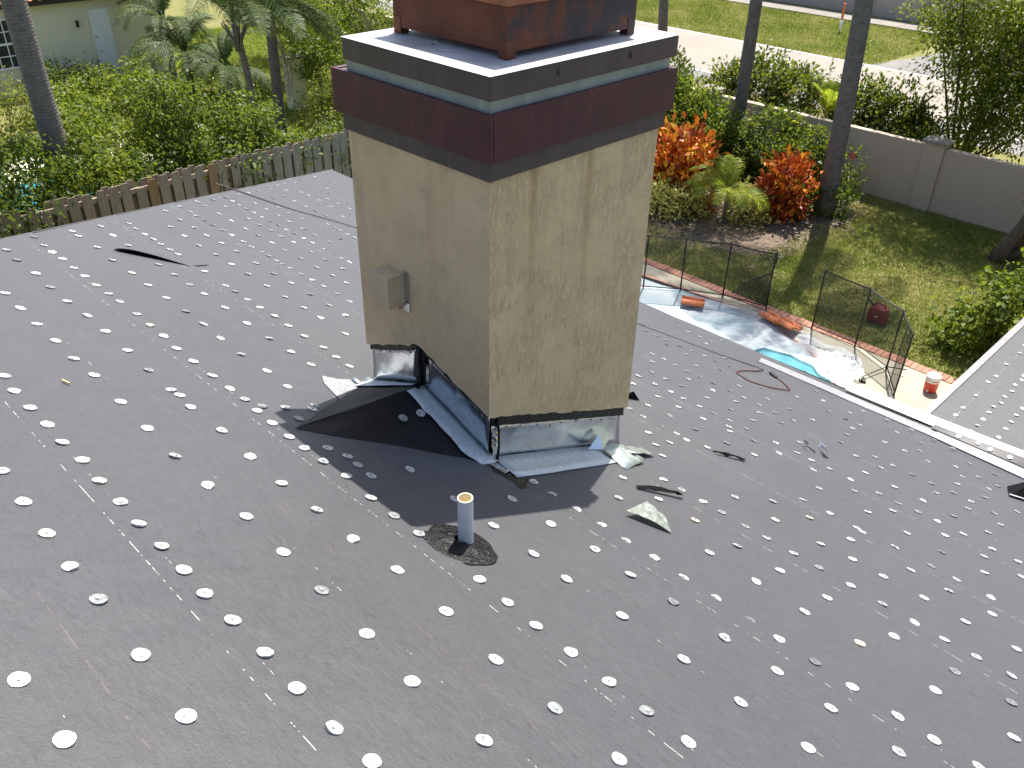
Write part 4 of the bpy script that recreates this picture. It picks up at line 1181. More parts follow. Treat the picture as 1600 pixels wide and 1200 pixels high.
# ------------------------------------------------------------------ pool side
def tile_mesh(L=.42, Wd=.30, nu=6, nv=14):
    m = MB()
    m.grid(lambda u, v: ((u - .5) * L, (v - .5) * Wd, .055 * math.sin(v * 2 * math.pi) + .06 + .01 * u), nu, nv)
    return m


def clay(loc, rz, label, tilt=0.0):
    o = tile_mesh().build('roof_tile', CLAY, solid=.013, smooth=True)
    o.location = loc; o.rotation_euler = (tilt, .06, rz)
    return tag(o, label, 'roof tile', 'clay roof tiles weighing down the plastic sheet')


clay((12.50, 7.62, .10), -1.05, 'single orange clay roof tile lying on the far end of the plastic sheet', .1)
clay((13.03, 6.28, .10), -1.75, 'upper orange clay roof tile of the overlapping pair on the plastic sheet')
clay((12.96, 5.93, .13), -1.75, 'lower orange clay roof tile overlapping the other, nearer the roof')

# plastic film over the pool edge
fo = [(12.3, 9.7), (12.66, 9.0), (12.80, 8.4), (12.88, 7.9), (12.93, 7.5), (13.02, 7.1), (13.14, 6.5), (13.12, 5.8), (12.98, 5.2), (13.08, 4.93), (13.0, 4.62), (12.8, 4.42), (12.42, 4.22)]
fi = [(10.9, 9.1), (11.2, 8.4), (11.5, 7.9), (11.3, 7.2), (11.2, 6.8), (11.1, 6.5), (11.35, 6.1), (12.15, 5.9), (12.25, 5.45), (12.2, 5.0), (12.0, 4.75), (11.95, 4.5), (11.8, 4.3)]
def poly_at(p, u):
    f = u * (len(p) - 1); i = min(int(f), len(p) - 2); w = f - i; w2 = w * w * (3 - 2 * w) * .5 + w * .5
    return Vector((p[i][0] + (p[i + 1][0] - p[i][0]) * w2, p[i][1] + (p[i + 1][1] - p[i][1]) * w2))
def filmfn(u, v):
    a, b = poly_at(fo, u), poly_at(fi, u)
    p = a.lerp(b, v)
    crump = max(0, (u - .62) / .38) ** .7
    fold = abs(mnoise.noise(Vector((u * 24 + v * 5, v * .8, 1)))) * .06 + abs(mnoise.noise(Vector((u * 9 - v * 4, v * 2, 4)))) * .05
    fold *= .4
    fold2 = abs(mnoise.noise(Vector((u * 38, v * 10, 6)))) * .16 + abs(mnoise.noise(Vector((u * 20, v * 6, 2)))) * .2
    z = .065 + (-.14) * min(1, v * 1.6) ** 1.3 + .02
    z = .075 - .02 * min(1, v * 3)
    z += (fold * (1 - crump) + fold2 * crump) * (.35 + .65 * math.sin(math.pi * min(1, v + .12)))
    z = max(z, .082 if v < .22 else .045)
    q = .05 * mnoise.noise(Vector((u * 16, v * 4, 9)))
    return (p.x + q, p.y + q * .6, z)
m = MB(); m.grid(filmfn, 150, 26)
tag(m.build('plastic_sheet', FILM, smooth=True), 'crumpled translucent plastic sheet draped over the far edge of the pool', 'plastic sheet')


def pool_fence(posts, label, flap=None, extra=None):
    x, y = posts[0][:2]
    root = thing('mesh_pool_fence', label, 'fence', (x, y, .05), 'removable mesh pool fences on the deck')
    src = None
    pv = []
    for (x, y, hgt) in posts:
        b, t = Vector((x, y, .045)), Vector((x + RND.uniform(-.012, .012), y + RND.uniform(-.012, .012), .05 + hgt))
        pv.append((b, t))
        m = MB(); m.tube([b, t], .0155, 7); m.build('post', BLACKP, root, smooth=True)
    for (b0, t0), (b1, t1) in zip(pv, pv[1:]):
        off = Vector((0, 0, .07))
        m = MB(); sag = RND.uniform(.01, .03)
        m.grid(lambda u, v: (b0 + off).lerp(b1 + off, u).lerp((t0 - Vector((0, 0, .02))).lerp(t1 - Vector((0, 0, .02)), u), v) - Vector((0, 0, sag * math.sin(math.pi * u) * (v if v > .5 else 0))), 8, 4)
        p = m.build('mesh_panel', MESHM, root)
        m = MB()
        m.tube([(t0 - Vector((0, 0, .02))).lerp(t1 - Vector((0, 0, .02)), i / 8) - Vector((0, 0, sag * math.sin(math.pi * i / 8))) for i in range(9)], .013, 5)
        m.build('top_binding', BLACKP, p)
        m = MB(); m.tube([b0 + off, b1 + off], .011, 5); m.build('bottom_binding', BLACKP, p)
    return root, pv


PH = 1.12
fr, pv = pool_fence([(11.3, 9.75, PH), (11.95, 9.2, PH), (12.40, 8.68, PH), (12.82, 8.12, PH), (13.21, 7.43, PH), (13.41, 6.62, PH)], 'longer black mesh pool fence with a loose torn end, nearer the chimney')
b, t = pv[-1]
m = MB(); nvec = Vector((.26, .10, 0))
m.add([t, t + nvec * .9 + Vector((0, 0, -.06)), b.lerp(t, .72) + nvec * 1.0, b.lerp(t, .12), b.lerp(t, .5)], [(0, 1, 4), (1, 2, 4), (2, 3, 4)])
m.add([b.lerp(t, .66), b.lerp(t, .60) + Vector((-.2, .25, -.08)), b.lerp(t, .30) + Vector((-.42, .52, -.02)), b.lerp(t, .08)], [(0, 1, 2), (0, 2, 3)])
m.build('loose_mesh_end', MESHM, fr)
m = MB(); m.tube([b.lerp(t, .66), b.lerp(t, .60) + Vector((-.2, .25, -.08)), b.lerp(t, .30) + Vector((-.42, .52, -.02)), b.lerp(t, .08)], .012, 5); m.tube([t, t + nvec * .9 + Vector((0, 0, -.06)), b.lerp(t, .72) + nvec], .012, 5)
m.build('loose_binding', BLACKP, fr)
fr2, pv2 = pool_fence([(13.37, 5.67, PH + .03), (13.34, 4.84, PH), (12.99, 4.12, PH), (12.34, 3.69, PH)], 'shorter black mesh pool fence folded round towards the flat wing roof')
m = MB(); p0 = pv2[2][0] + Vector((0, 0, .07))
m.tube([p0, Vector((12.40, 4.27, .10))], .010, 5); m.tube([p0, Vector((13.05, 3.83, .16))], .010, 5); m.build('bottom_strap', BLACKP, fr2)
m = MB(); d4b, d4t = pv2[3]
m.grid(lambda u, v: d4b.lerp(d4t, v) + Vector((.16 * u + .03 * math.sin(u * 7), .20 * u - .03 * math.sin(u * 9), .02)) * (1 if v < .9 else .9), 8, 4)
m.build('rolled_mesh', BLACKP if False else MESHM, fr2)
m = MB(); m.bar((12.45, 4.24, .06), (12.34, 4.18, .06), .05, .05); m.bar((12.40, 4.30, .08), (12.33, 4.22, .08), .03, .06); m.build('strap_buckle', BLACKP, fr2)

# petrol can
gc = thing('fuel_can', 'dark red plastic fuel can standing on the lawn behind the mesh fence', 'fuel can', (14.55, 5.02, 0))
m = MB()
def canfn(u, v):
    a = 2 * math.pi * u; e = .45
    c, s = math.cos(a), math.sin(a)
    k = 1 - .18 * max(0, v - .75) * 4 - .06 * max(0, .1 - v) * 10
    x = .115 * math.copysign(abs(c) ** e, c) * k; y = .17 * math.copysign(abs(s) ** e, s) * k
    return Vector((14.55 + x, 5.02 + y, .30 * v + .002))
m.grid(canfn, 28, 10); m.add([canfn(i / 28, 1) for i in range(28)], [tuple(range(28))])
m.build('body', REDPL, gc, smooth=True)
m = MB(); m.tube([(14.55, 4.92, .295), (14.55, 4.93, .36), (14.55, 5.02, .375), (14.55, 5.11, .36), (14.55, 5.12, .295)], .018, 7); m.build('handle', REDPL, gc, smooth=True)
m = MB(); m.tube([(14.55, 5.13, .28), (14.53, 5.19, .35), (14.50, 5.25, .40)], [.022, .016, .012], 7); m.build('spout', BLACKP, gc, smooth=True)
m = MB(); m.box(14.428, 14.436, 4.985, 5.03, .14, .17); m.build('label', WHITEP, gc)
wc = thing('water_cooler', 'orange-red round water cooler with white lid standing on the pool deck', 'cooler', (12.91, 3.36, .05))
C_ = (12.91, 3.36, .05)
m = MB(); m.lathe([(.092, 0), (.099, .017), (.105, .21), (.103, .225)], C_, 24); m.build('body', REDCOOL, wc, smooth=False)
m = MB(); m.lathe([(.107, .223), (.110, .232), (.110, .275), (.098, .288), (.04, .292)], C_, 24); m.build('lid', WHITEP, wc)
m = MB(); m.lathe([(.1055, .178), (.1072, .184), (.108, .200), (.1065, .205)], C_, 24); m.build('band', WHITEP, wc)
m = MB(); m.box(12.79, 12.82, 3.347, 3.373, .08, .105); m.box(12.792, 12.806, 3.335, 3.385, .25, .275); m.build('spigot', WHITEP, wc)

# ------------------------------------------------------------------ wooden fence along the plot
FY = 15.85
wf_ = thing('wooden_fence', 'weathered grey shadowbox picket fence running along the side of the house', 'fence', (4.0, FY, 0))
pk_src = []
for kx in range(3):
    m = MB(); w = .092; z1 = 1.80
    vs = [(-w, 0, .03), (w, 0, .03), (w, 0, z1 - .04), (w - .035, 0, z1), (-w + .035, 0, z1), (-w, 0, z1 - .04)]
    vs2 = [(x + .004 * (kx - 1) * (z > 1), .018, z) for x, y, z in vs]
    m.add(vs + vs2, [(0, 1, 2, 3, 4, 5), (11, 10, 9, 8, 7, 6)] + [(i, 6 + i, 6 + (i + 1) % 6, (i + 1) % 6) for i in range(6)])
    pk_src.append(m.build('picket', WOOD))
m = MB()
rp_ = random.Random(5); cnt = 0
for i in range(92):
    x = -6.0 + i * .243
    for back in (0, 1):
        xx = x + (.1215 if back else 0)
        if cnt < 3: o = pk_src[cnt]
        else: o = pk_src[cnt % 3].copy(); COL.objects.link(o)
        cnt += 1
        o.parent = wf_
        h = rp_.uniform(-.035, .02) - (.12 if rp_.random() < .06 else 0)
        o.location = (xx - 4.0 + rp_.uniform(-.012, .012), (.045 if back else -.045) - .009, h)
        o.rotation_euler = (rp_.uniform(-.012, .012), rp_.uniform(-.010, .010), rp_.uniform(-.04, .04))
        if (not back) and i in (51, 56, 70):
            o.data = o.data.copy(); o.data.materials[0] = WOOD_NEW; o['label'] = 'newer brown picket'
for z in (.35, 1.0, 1.62):
    m = MB(); m.box(-6.1, 16.4, FY - .034, FY + .034, z - .045, z + .045); m.build('rail', WOOD, wf_)
m = MB(); m.box(10.2, 11.9, FY - .037, FY + .037, 1.66, 1.70); m.build('rail', WOOD_NEW, wf_, label='newer pale rail piece near the top')

# ------------------------------------------------------------------ garden wall along the street, with pilasters
gw = thing('garden_wall', 'taupe stucco garden wall with capped pilasters along the street', 'wall', (20.75, 10, 0))
ys = [-5.3, .8, 6.9, 13.0, 19.1, 25.2, 31.3, 37.4]
for a, b in zip(ys, ys[1:]):
    m = MB(); m.grid(lambda u, v: (20.66, a + (b - a) * u, 1.50 * v), 1, 1)
    m = MB(); m.box(20.66, 20.84, a + .226, b - .226, 0, 1.47 + RND.uniform(-.02, .02)); m.build('wall_panel', WALLM, gw, bevel=.012)
for y in ys:
    m = MB(); m.box(20.59, 20.91, y - .225, y + .225, 0, 1.55); p = m.build('pilaster', WALLM, gw, bevel=.01)
    m = MB(); m.box(20.53, 20.97, y - .29, y + .29, 1.552, 1.62)
    m.add([(20.53, y - .29, 1.62), (20.97, y - .29, 1.62), (20.97, y + .29, 1.62), (20.53, y + .29, 1.62), (20.75, y, 1.70)], [(0, 1, 4), (1, 2, 4), (2, 3, 4), (3, 0, 4)])
    m.build('cap', WALLCAP, p)
fw = thing('street_wall', 'pinkish grey boundary wall across the road beyond the sidewalk', 'wall', (43.9, 20, 0))
for i in range(8):
    m = MB(); m.box(43.8, 44.05, 13.2 + 6 * i, 13.2 + 6 * i + 5.98, 0, 2.1); m.build('wall_panel', FARWALLM, fw)
dp = thing('marker_post', 'slim roadside marker post with orange top and white foot on the grass verge', 'post', (38.73, 18.28, 0))
m = MB(); m.tube([(38.73, 18.28, 0), (38.73, 18.28, .55)], .05, 10); m.build('lower_post', WHITEP, dp, smooth=True)
m = MB(); m.tube([(38.73, 18.28, .55), (38.73, 18.28, 1.16), (38.73, 18.28, 1.2)], [.051, .051, .03], 10); m.build('upper_post', ORANGE, dp, smooth=True)

# ------------------------------------------------------------------ neighbour's house, upper left
nh = thing('neighbour_house', 'cream neighbouring house with white side door and multi-pane window', 'house', (11, 30.5, 0))
HY = 30.5
m = MB(); m.box(-4, 14.0, HY, HY + 7, 0, 2.55); m.build('wall', HOUSEW, nh)
m = MB(); m.box(-4.4, 14.4, HY - .35, HY - .30, 2.56, 2.74); m.build('fascia', FASCIA, nh)
m = MB(); m.box(-4.4, 14.4, HY - .299, HY + .02, 2.552, 2.59); m.build('soffit', FASCIA, nh)
m = MB(); m.grid(lambda u, v: (-4.5 + 19 * u, HY - .42 + 4 * v, 2.75 + 1.5 * v + .035 * math.sin(u * 19 / .28 * 6.283)), 420, 2); m.build('tile_roof', CLAY, nh)
dr = MB(); dr.box(11.47, 12.10, HY - .02, HY - .001, .17, 2.23); dro = dr.build('door', WHITEP, nh, bevel=.004)
m = MB(); m.box(11.43, 11.468, HY - .03, HY - .001, .12, 2.27); m.box(12.102, 12.14, HY - .03, HY - .001, .12, 2.27); m.box(11.468, 12.102, HY - .03, HY - .001, 2.232, 2.27); m.build('door_frame', HOUSEW, dro)
m = MB(); m.tube([(11.55, HY - .02, .98), (11.55, HY - .07, .98), (11.66, HY - .07, .98)], .014, 6); m.build('handle', NAIL, dro)
m = MB(); m.tube([(11.55, HY - .02, 1.42), (11.55, HY - .05, 1.42)], .03, 8); m.build('deadbolt', NAIL, dro)
m = MB(); m.box(11.1, 12.35, HY - 1.1, HY - .002, 0, .14); m.build('step', WALLCAP, nh, bevel=.01)
lm = thing('wall_lamp', None, None); bpy.data.objects.remove(lm)
m = MB(); m.tube([(11.02, HY - .001, 1.93), (11.02, HY - .10, 1.95), (11.02, HY - .13, 1.93)], .02, 6); m.tube([(11.02, HY - .13, 1.98), (11.02, HY - .13, 1.78)], [.05, .045], 10); m.build('wall_lamp', BLACKP, nh)
wx0, wx1, wz0, wz1 = 7.9, 9.16, .84, 2.24
m = MB(); m.box(wx0, wx1, HY - .012, HY - .002, wz0, wz1); win = m.build('window', GLASS, nh)
for z in (wz0, (wz0 + wz1) / 2, wz1):
    m = MB(); m.box(wx0 - .03, wx1 + .03, HY - .05, HY - .013, z - .03, z + .03); m.build('window_frame', WHITEP, win)
for x in (wx0, wx1):
    m = MB(); m.box(x - .03, x + .03, HY - .048, HY - .0135, wz0 + .031, wz1 - .031); m.build('window_frame', WHITEP, win)
for i in range(1, 4):
    m = MB(); x = wx0 + (wx1 - wx0) * i / 4; m.box(x - .014, x + .014, HY - .036, HY - .0132, wz0 + .031, wz1 - .031); m.build('glazing_bar', WHITEP, win)
for z in (wz0 + .35, wz1 - .35):
    m = MB(); m.box(wx0 + .031, wx1 - .031, HY - .034, HY - .0131, z - .014, z + .014); m.build('glazing_bar', WHITEP, win)
gp = thing('gate_post', 'cream stucco gate post standing among the bushes behind the wooden fence', 'post', (14.5, 23.6, 0))
m = MB(); m.box(14.25, 14.75, 23.4, 23.8, 0, 1.5); m.build('shaft', HOUSEW, gp, bevel=.01)
m = MB(); m.box(14.2, 14.8, 23.35, 23.85, 1.502, 1.56); m.build('cap', WALLCAP, gp)

# ------------------------------------------------------------------ vegetation
def leaves(blobs, n, size, seed, aspect=.5, clump=.16, per=22, droop=.35, tint=(0.15, .6), shell=.55, spread=1.0):
    """leaf diamonds gathered in twig clumps through a set of ellipsoids; returns verts, faces, tint"""
    r = np.random.default_rng(seed)
    vol = np.array([b[3] * b[4] * b[5] for b in blobs]) ** .75
    pr = vol / vol.sum()
    nc = max(3, int(n / per))
    bi = r.choice(len(blobs), nc, p=pr)
    B = np.array(blobs, float)[bi]
    d = r.normal(size=(nc, 3)); d /= np.linalg.norm(d, axis=1)[:, None]
    rad = 1 - (1 - shell) * r.random(nc) ** 1.2
    rad *= 1 + .16 * r.normal(size=nc)
    cc = B[:, :3] + d * rad[:, None] * B[:, 3:]
    cc[:, 2] = np.maximum(cc[:, 2], .06)
    ctint = r.uniform(0, 1, nc)
    k = r.integers(0, nc, n)
    twig = d[k] * .6 + r.normal(size=(n, 3)) * .5
    c = cc[k] + r.normal(size=(n, 3)) * clump * spread * np.array([1, 1, .8]) * .75 + d[k] * clump * .5
    ax = twig + np.array([0, 0, -droop]) + r.normal(size=(n, 3)) * .35
    ax /= np.linalg.norm(ax, axis=1)[:, None]
    up = r.normal(size=(n, 3)) * .55 + np.array([0, 0, 1.0])
    sd = np.cross(ax, up); sd /= (np.linalg.norm(sd, axis=1)[:, None] + 1e-6)
    nm = np.cross(sd, ax)
    L = size * r.uniform(.6, 1.25, n)[:, None]; Wd = L * aspect * .5
    v0 = c; v1 = c + ax * L * .5 + sd * Wd + nm * L * .06; v2 = c + ax * L - nm * L * .1; v3 = c + ax * L * .5 - sd * Wd + nm * L * .06
    V = np.stack([v0, v1, v2, v3], 1).reshape(-1, 3)
    V[:, 2] = np.maximum(V[:, 2], .012)
    F = np.arange(n * 4).reshape(n, 4)
    T = tint[0] + (tint[1] - tint[0]) * (.65 * ctint[k] + .35 * r.random(n))
    T = np.where(r.random(n) < .06, np.minimum(1, T + .4), T)
    return V, F, np.repeat(T, 4)


def stems(base, blobs, seed, r0=.03, n=7):
    r = random.Random(seed); m = MB(); base = Vector(base)
    for i in range(n):
        b = blobs[i % len(blobs)]
        tip = Vector((b[0] + r.uniform(-.5, .5) * b[3], b[1] + r.uniform(-.5, .5) * b[4], b[2] + r.uniform(-.1, .6) * b[5]))
        mid = base.lerp(tip, .5) + Vector((r.uniform(-.12, .12), r.uniform(-.12, .12), r.uniform(-.05, .15)))
        st = base + Vector((r.uniform(-.1, .1), r.uniform(-.1, .1), 0))
        m.tube([st, mid, tip], [r0, r0 * .6, r0 * .2], 5, False)
    return m


def bush(name, label, cat, base, blobs, n, size, mat, seed, group=None, bark=None, r0=.025, ns=7, **kw):
    root = thing(name, label, cat, base, group)
    V, F, T = leaves(blobs, n, size, seed, **kw)
    numesh('foliage', V, F, mat, root, T)
    stems(base, blobs, seed, r0, ns).build('stem' if r0 < .06 else 'trunk', bark or BARK, root, smooth=True)
    return root


GL = 'bushes behind the wooden fence'
bush('ficus_bush', 'dense dark green bush spilling over the wooden fence at the far left', 'bush', (4.0, 16.6, 0),
     [(4.35, 16.7, 1.95, .95, .75, .8), (3.3, 16.8, 1.9, 1.2, .8, 1.1), (4.6, 16.2, 1.25, .6, .5, .75), (3.6, 16.0, 1.15, 1.0, .45, .85), (4.2, 15.9, .9, .6, .3, .6), (2.2, 16.7, 1.8, 1.0, .8, 1.0), (5.0, 17.6, 1.6, .8, .6, .8)], 15000, .11, L_DARK, 1, GL, r0=.04, droop=.7, tint=(0, .66))
bush('ficus_bush', 'bright green bush between the thick palm trunk and the leafy bush in the fence middle', 'bush', (6.5, 17.6, 0),
     [(6.5, 17.8, 1.95, .8, .7, .65), (5.75, 17.5, 2.05, .7, .6, .55), (7.0, 17.3, 1.6, .6, .5, .55), (5.4, 16.7, 1.75, .6, .5, .5), (6.3, 16.6, 1.55, .7, .4, .4)], 9500, .11, L_MID, 2, GL, r0=.04, droop=.6, tint=(.15, .85))
bush('ficus_bush', 'tall two-lobed green bush hanging over the middle of the wooden fence', 'bush', (8.3, 17.2, 0),
     [(8.3, 17.3, 1.8, 1.05, .8, .85), (7.75, 17.6, 2.55, .55, .55, .6), (9.2, 17.1, 1.75, .6, .6, .75), (8.4, 16.0, 1.35, .5, .35, .45), (9.6, 16.3, 1.4, .5, .4, .4), (7.6, 16.5, 1.6, .6, .4, .4)], 13000, .105, L_DARK, 3, GL, r0=.04, droop=.6, tint=(0, .85))
bush('lime_bush', 'yellow-green bush on the lawn below the white side door', 'bush', (9.3, 24.6, 0),
     [(9.3, 24.6, .9, 1.3, .8, .75), (10.3, 25.0, 1.0, .7, .6, .6), (8.2, 24.4, .8, .9, .7, .6)], 6500, .125, L_LIME, 4, GL, droop=.4, tint=(.1, .8))
bush('low_hedge', 'low dark green hedge against the foot of the cream house wall', 'bush', (10.0, 29.6, 0),
     [(9.7, 29.6, .45, .9, .45, .45), (10.8, 29.3, .45, .7, .45, .4)], 3500, .11, L_DARK, 5, GL)
bush('sparse_bush', 'sparse brownish green bush at the left edge below the house window', 'bush', (6.7, 25.0, 0),
     [(6.7, 25.0, 1.0, 1.0, .8, .75), (5.6, 25.2, 1.1, .9, .8, .7), (7.5, 25.6, .9, .5, .5, .5)], 6000, .09, L_OLIVE, 6, GL, tint=(.2, 1.0))
bush('fence_vine', 'small leafy vine growing over the wooden fence by the slim palm trunk', 'vine', (11.0, 16.2, 0),
     [(10.5, 16.2, 1.65, .45, .35, .25), (10.9, 16.0, 1.45, .35, .25, .35), (11.4, 16.5, 1.5, .6, .4, .35), (9.9, 16.3, 1.6, .4, .3, .2)], 2600, .08, L_MID, 7, GL, droop=.6)
bush('garden_tree', 'rounded green garden tree left of the chimney top', 'tree', (14.9, 22.8, 0),
     [(15.4, 23.8, 2.05, .95, .9, .95), (14.9, 23.2, 1.5, .7, .7, .6), (15.9, 24.2, 1.4, .7, .7, .6)], 9000, .10, L_MID, 8, 'trees behind the wooden fence', r0=.05, ns=6, droop=.4, tint=(.1, .75))
bush('garden_tree', 'yellow-green tree behind the rounded green tree', 'tree', (17.6, 26.6, 0),
     [(17.6, 26.2, 2.3, 1.3, 1.1, .9), (18.6, 25.6, 2.0, 1.0, 1.0, .8), (16.7, 26.8, 2.4, .9, .9, .8)], 9000, .11, L_LIME, 9, 'trees behind the wooden fence', r0=.07, tint=(.05, .7))
bush('garden_tree', 'dark tree farthest behind, at the top edge beside the chimney', 'tree', (19.3, 29.4, 0),
     [(19.3, 29.2, 2.9, 1.5, 1.4, 1.0), (17.8, 30.2, 3.0, 1.3, 1.2, .9), (20.0, 27.6, 2.6, 1.1, 1.2, .9)], 8000, .13, L_DARK, 10, 'trees behind the wooden fence', r0=.09, tint=(.05, .5))
bush('thin_shrub', 'thin yellowish shrub directly behind the fence beside the chimney', 'bush', (13.6, 20.6, 0),
     [(13.4, 20.5, .75, .75, .6, .65), (14.2, 20.8, .85, .6, .6, .6), (12.9, 20.3, .5, .5, .4, .4), (14.6, 21.4, 1.0, .7, .6, .5)], 5500, .10, L_OLIVE, 11, GL, tint=(.3, 1.0))
# right-hand garden
GH = 'bushes along the street wall'
bush('hedge_bush', 'spiky upright green bush in front of the wall next to the chimney', 'bush', (19.2, 13.0, 0),
     [(19.2, 13.3, 1.2, .75, .75, 1.0), (18.7, 12.7, 1.2, .5, .5, .8), (19.7, 13.7, 1.8, .4, .45, .65), (18.3, 13.3, .7, .6, .6, .7)], 9500, .125, L_MID, 12, GH, droop=-.3, tint=(.15, .85))
bush('hedge_bush', 'dark bush between the spiky bush and the yellow-flowered bush', 'bush', (19.3, 11.9, 0),
     [(19.2, 12.0, .95, .65, .65, .85), (18.9, 11.5, .7, .5, .5, .6)], 5500, .125, L_MID, 13, GH, droop=-.1)
bush('flowering_bush', 'green bush dotted with yellow flowers against the garden wall', 'bush', (19.6, 10.4, 0),
     [(19.7, 10.6, 1.0, .65, .85, .75), (19.2, 9.9, .75, .6, .7, .65), (19.9, 9.6, .8, .5, .55, .6), (19.0, 10.9, .6, .5, .6, .5)], 8500, .125, L_YFLOWER, 14, GH, droop=-.1, tint=(0, .84))
bush('hedge_bush', 'orange-tipped hedge bush beyond the wall between the two palm trunks', 'bush', (22.0, 12.0, 0),
     [(22.0, 12.4, 1.35, .7, .8, .95), (22.1, 11.3, 1.4, .7, .7, .85), (21.9, 13.2, 1.2, .6, .6, .8)], 11000, .13, L_HEDGE, 15, GH, droop=-.3, tint=(.05, .88))
bush('hedge_bush', 'orange-tipped hedge bush beyond the wall right of the thick palm trunk', 'bush', (22.0, 8.9, 0),
     [(22.0, 9.5, 1.35, .65, .7, .85), (22.0, 8.5, 1.3, .6, .75, .8), (21.8, 7.8, 1.1, .5, .5, .6)], 11000, .13, L_HEDGE, 16, GH, droop=-.3, tint=(.05, .88))
bush('street_tree', 'large airy small-leaved tree beyond the wall at the upper right', 'tree', (23.6, 7.3, 0),
     [(23.6, 7.4, 3.3, 1.25, 1.3, 1.2), (23.3, 6.5, 2.2, 1.1, 1.1, .9), (24.4, 6.4, 3.4, 1.2, 1.2, 1.3), (23.4, 7.0, 1.4, .8, .8, .7), (23.6, 8.3, 3.9, .8, .8, .7), (22.9, 5.2, 2.4, .9, 1.0, 1.0), (22.4, 7.6, 6.2, 1.6, 1.7, 1.1), (22.2, 5.6, 5.9, 1.5, 1.6, 1.0)], 40000, .12, L_MID, 17, r0=.045, ns=14, clump=.26, tint=(.15, 1.0), shell=.3)
bush('shade_tree', 'bushy tree beyond the wall at the right picture edge', 'tree', (23.2, 3.2, 0),
     [(22.9, 3.2, 4.2, 1.6, 1.8, 1.1), (22.4, 4.6, 4.6, 1.2, 1.2, .8), (22.6, 2.0, 3.6, 1.5, 1.6, 1.0)], 9000, .11, L_OLIVE, 18, r0=.12, clump=.25, tint=(.1, .8))
bush('corner_shrub', 'leafy green shrub on the lawn behind the flat wing roof', 'bush', (14.9, 3.2, 0),
     [(14.95, 3.3, .75, .55, .5, .55), (15.1, 2.8, .9, .6, .6, .65), (14.7, 3.55, .35, .4, .35, .3)], 3200, .12, L_MID, 19, aspect=.62, tint=(.1, .8))
GC = 'croton bushes in the planting bed'
bush('croton_bush', 'larger fiery orange croton bush left of the small lime palm', 'bush', (16.9, 11.0, 0),
     [(16.9, 11.1, .8, .6, .6, .75), (16.7, 11.5, .55, .5, .45, .55), (16.8, 10.7, .5, .5, .45, .5)], 2300, .23, L_CROTON, 20, GC, aspect=.42, clump=.16, per=11, droop=-.75, tint=(.2, 1.0), shell=.6)
bush('croton_bush', 'smaller dark red croton bush between the lime palm and the thick palm trunk', 'bush', (17.8, 8.95, 0),
     [(17.8, 8.78, .72, .45, .42, .58), (17.6, 8.95, .42, .4, .35, .4)], 1500, .20, L_CROTON, 21, GC, aspect=.42, clump=.15, per=11, droop=-.75, tint=(.05, .8), shell=.6)
GV = 'variegated shrubs edging the planting bed'
for i, (x, y, lb) in enumerate(((15.75, 10.75, 'pale yellow variegated shrub nearest the chimney edge'), (16.0, 10.25, 'pale yellow variegated shrub between the other two, left of the lime palm'), (16.85, 9.25, 'pale yellow variegated shrub tucked right behind the lime palm stem'))):
    bush('variegated_shrub', lb, 'shrub', (x, y, 0), [(x, y, .3, .38, .36, .28), (x + .2, y + .3, .35, .3, .3, .25)], 900, .12, L_VARI, 30 + i, GV, aspect=.5, per=9, droop=-.5, ns=4, tint=(.35, 1.0))
bush('low_shrub', 'low dark shrub round the foot of the thick palm', 'shrub', (18.5, 8.5, 0), [(18.3, 8.7, .3, .35, .35, .3), (18.55, 8.0, .35, .3, .3, .35)], 1300, .12, L_DARK, 35, droop=-.4, ns=4)
bush('hibiscus_shrub', 'thin hibiscus sprig with a red flower right of the thick palm trunk', 'shrub', (19.5, 8.3, 0), [(19.4, 8.2, .9, .28, .3, .35), (19.6, 8.5, .5, .3, .3, .4)], 500, .11, L_MID, 36, ns=4)
m = MB()
for k in range(5):
    a = k * 1.257; c = Vector((19.25, 8.15, 1.28))
    m.add([c, c + Vector((.02, math.cos(a - .4) * .07, math.sin(a - .4) * .07)), c + Vector((-.03, math.cos(a) * .11, math.sin(a) * .11)), c + Vector((.02, math.cos(a + .4) * .07, math.sin(a + .4) * .07))], [(0, 1, 2, 3)])
fl_ = m.build('flower', plain('red_petal', (.6, .03, .03), .5), bpy.data.objects['hibiscus_shrub'])


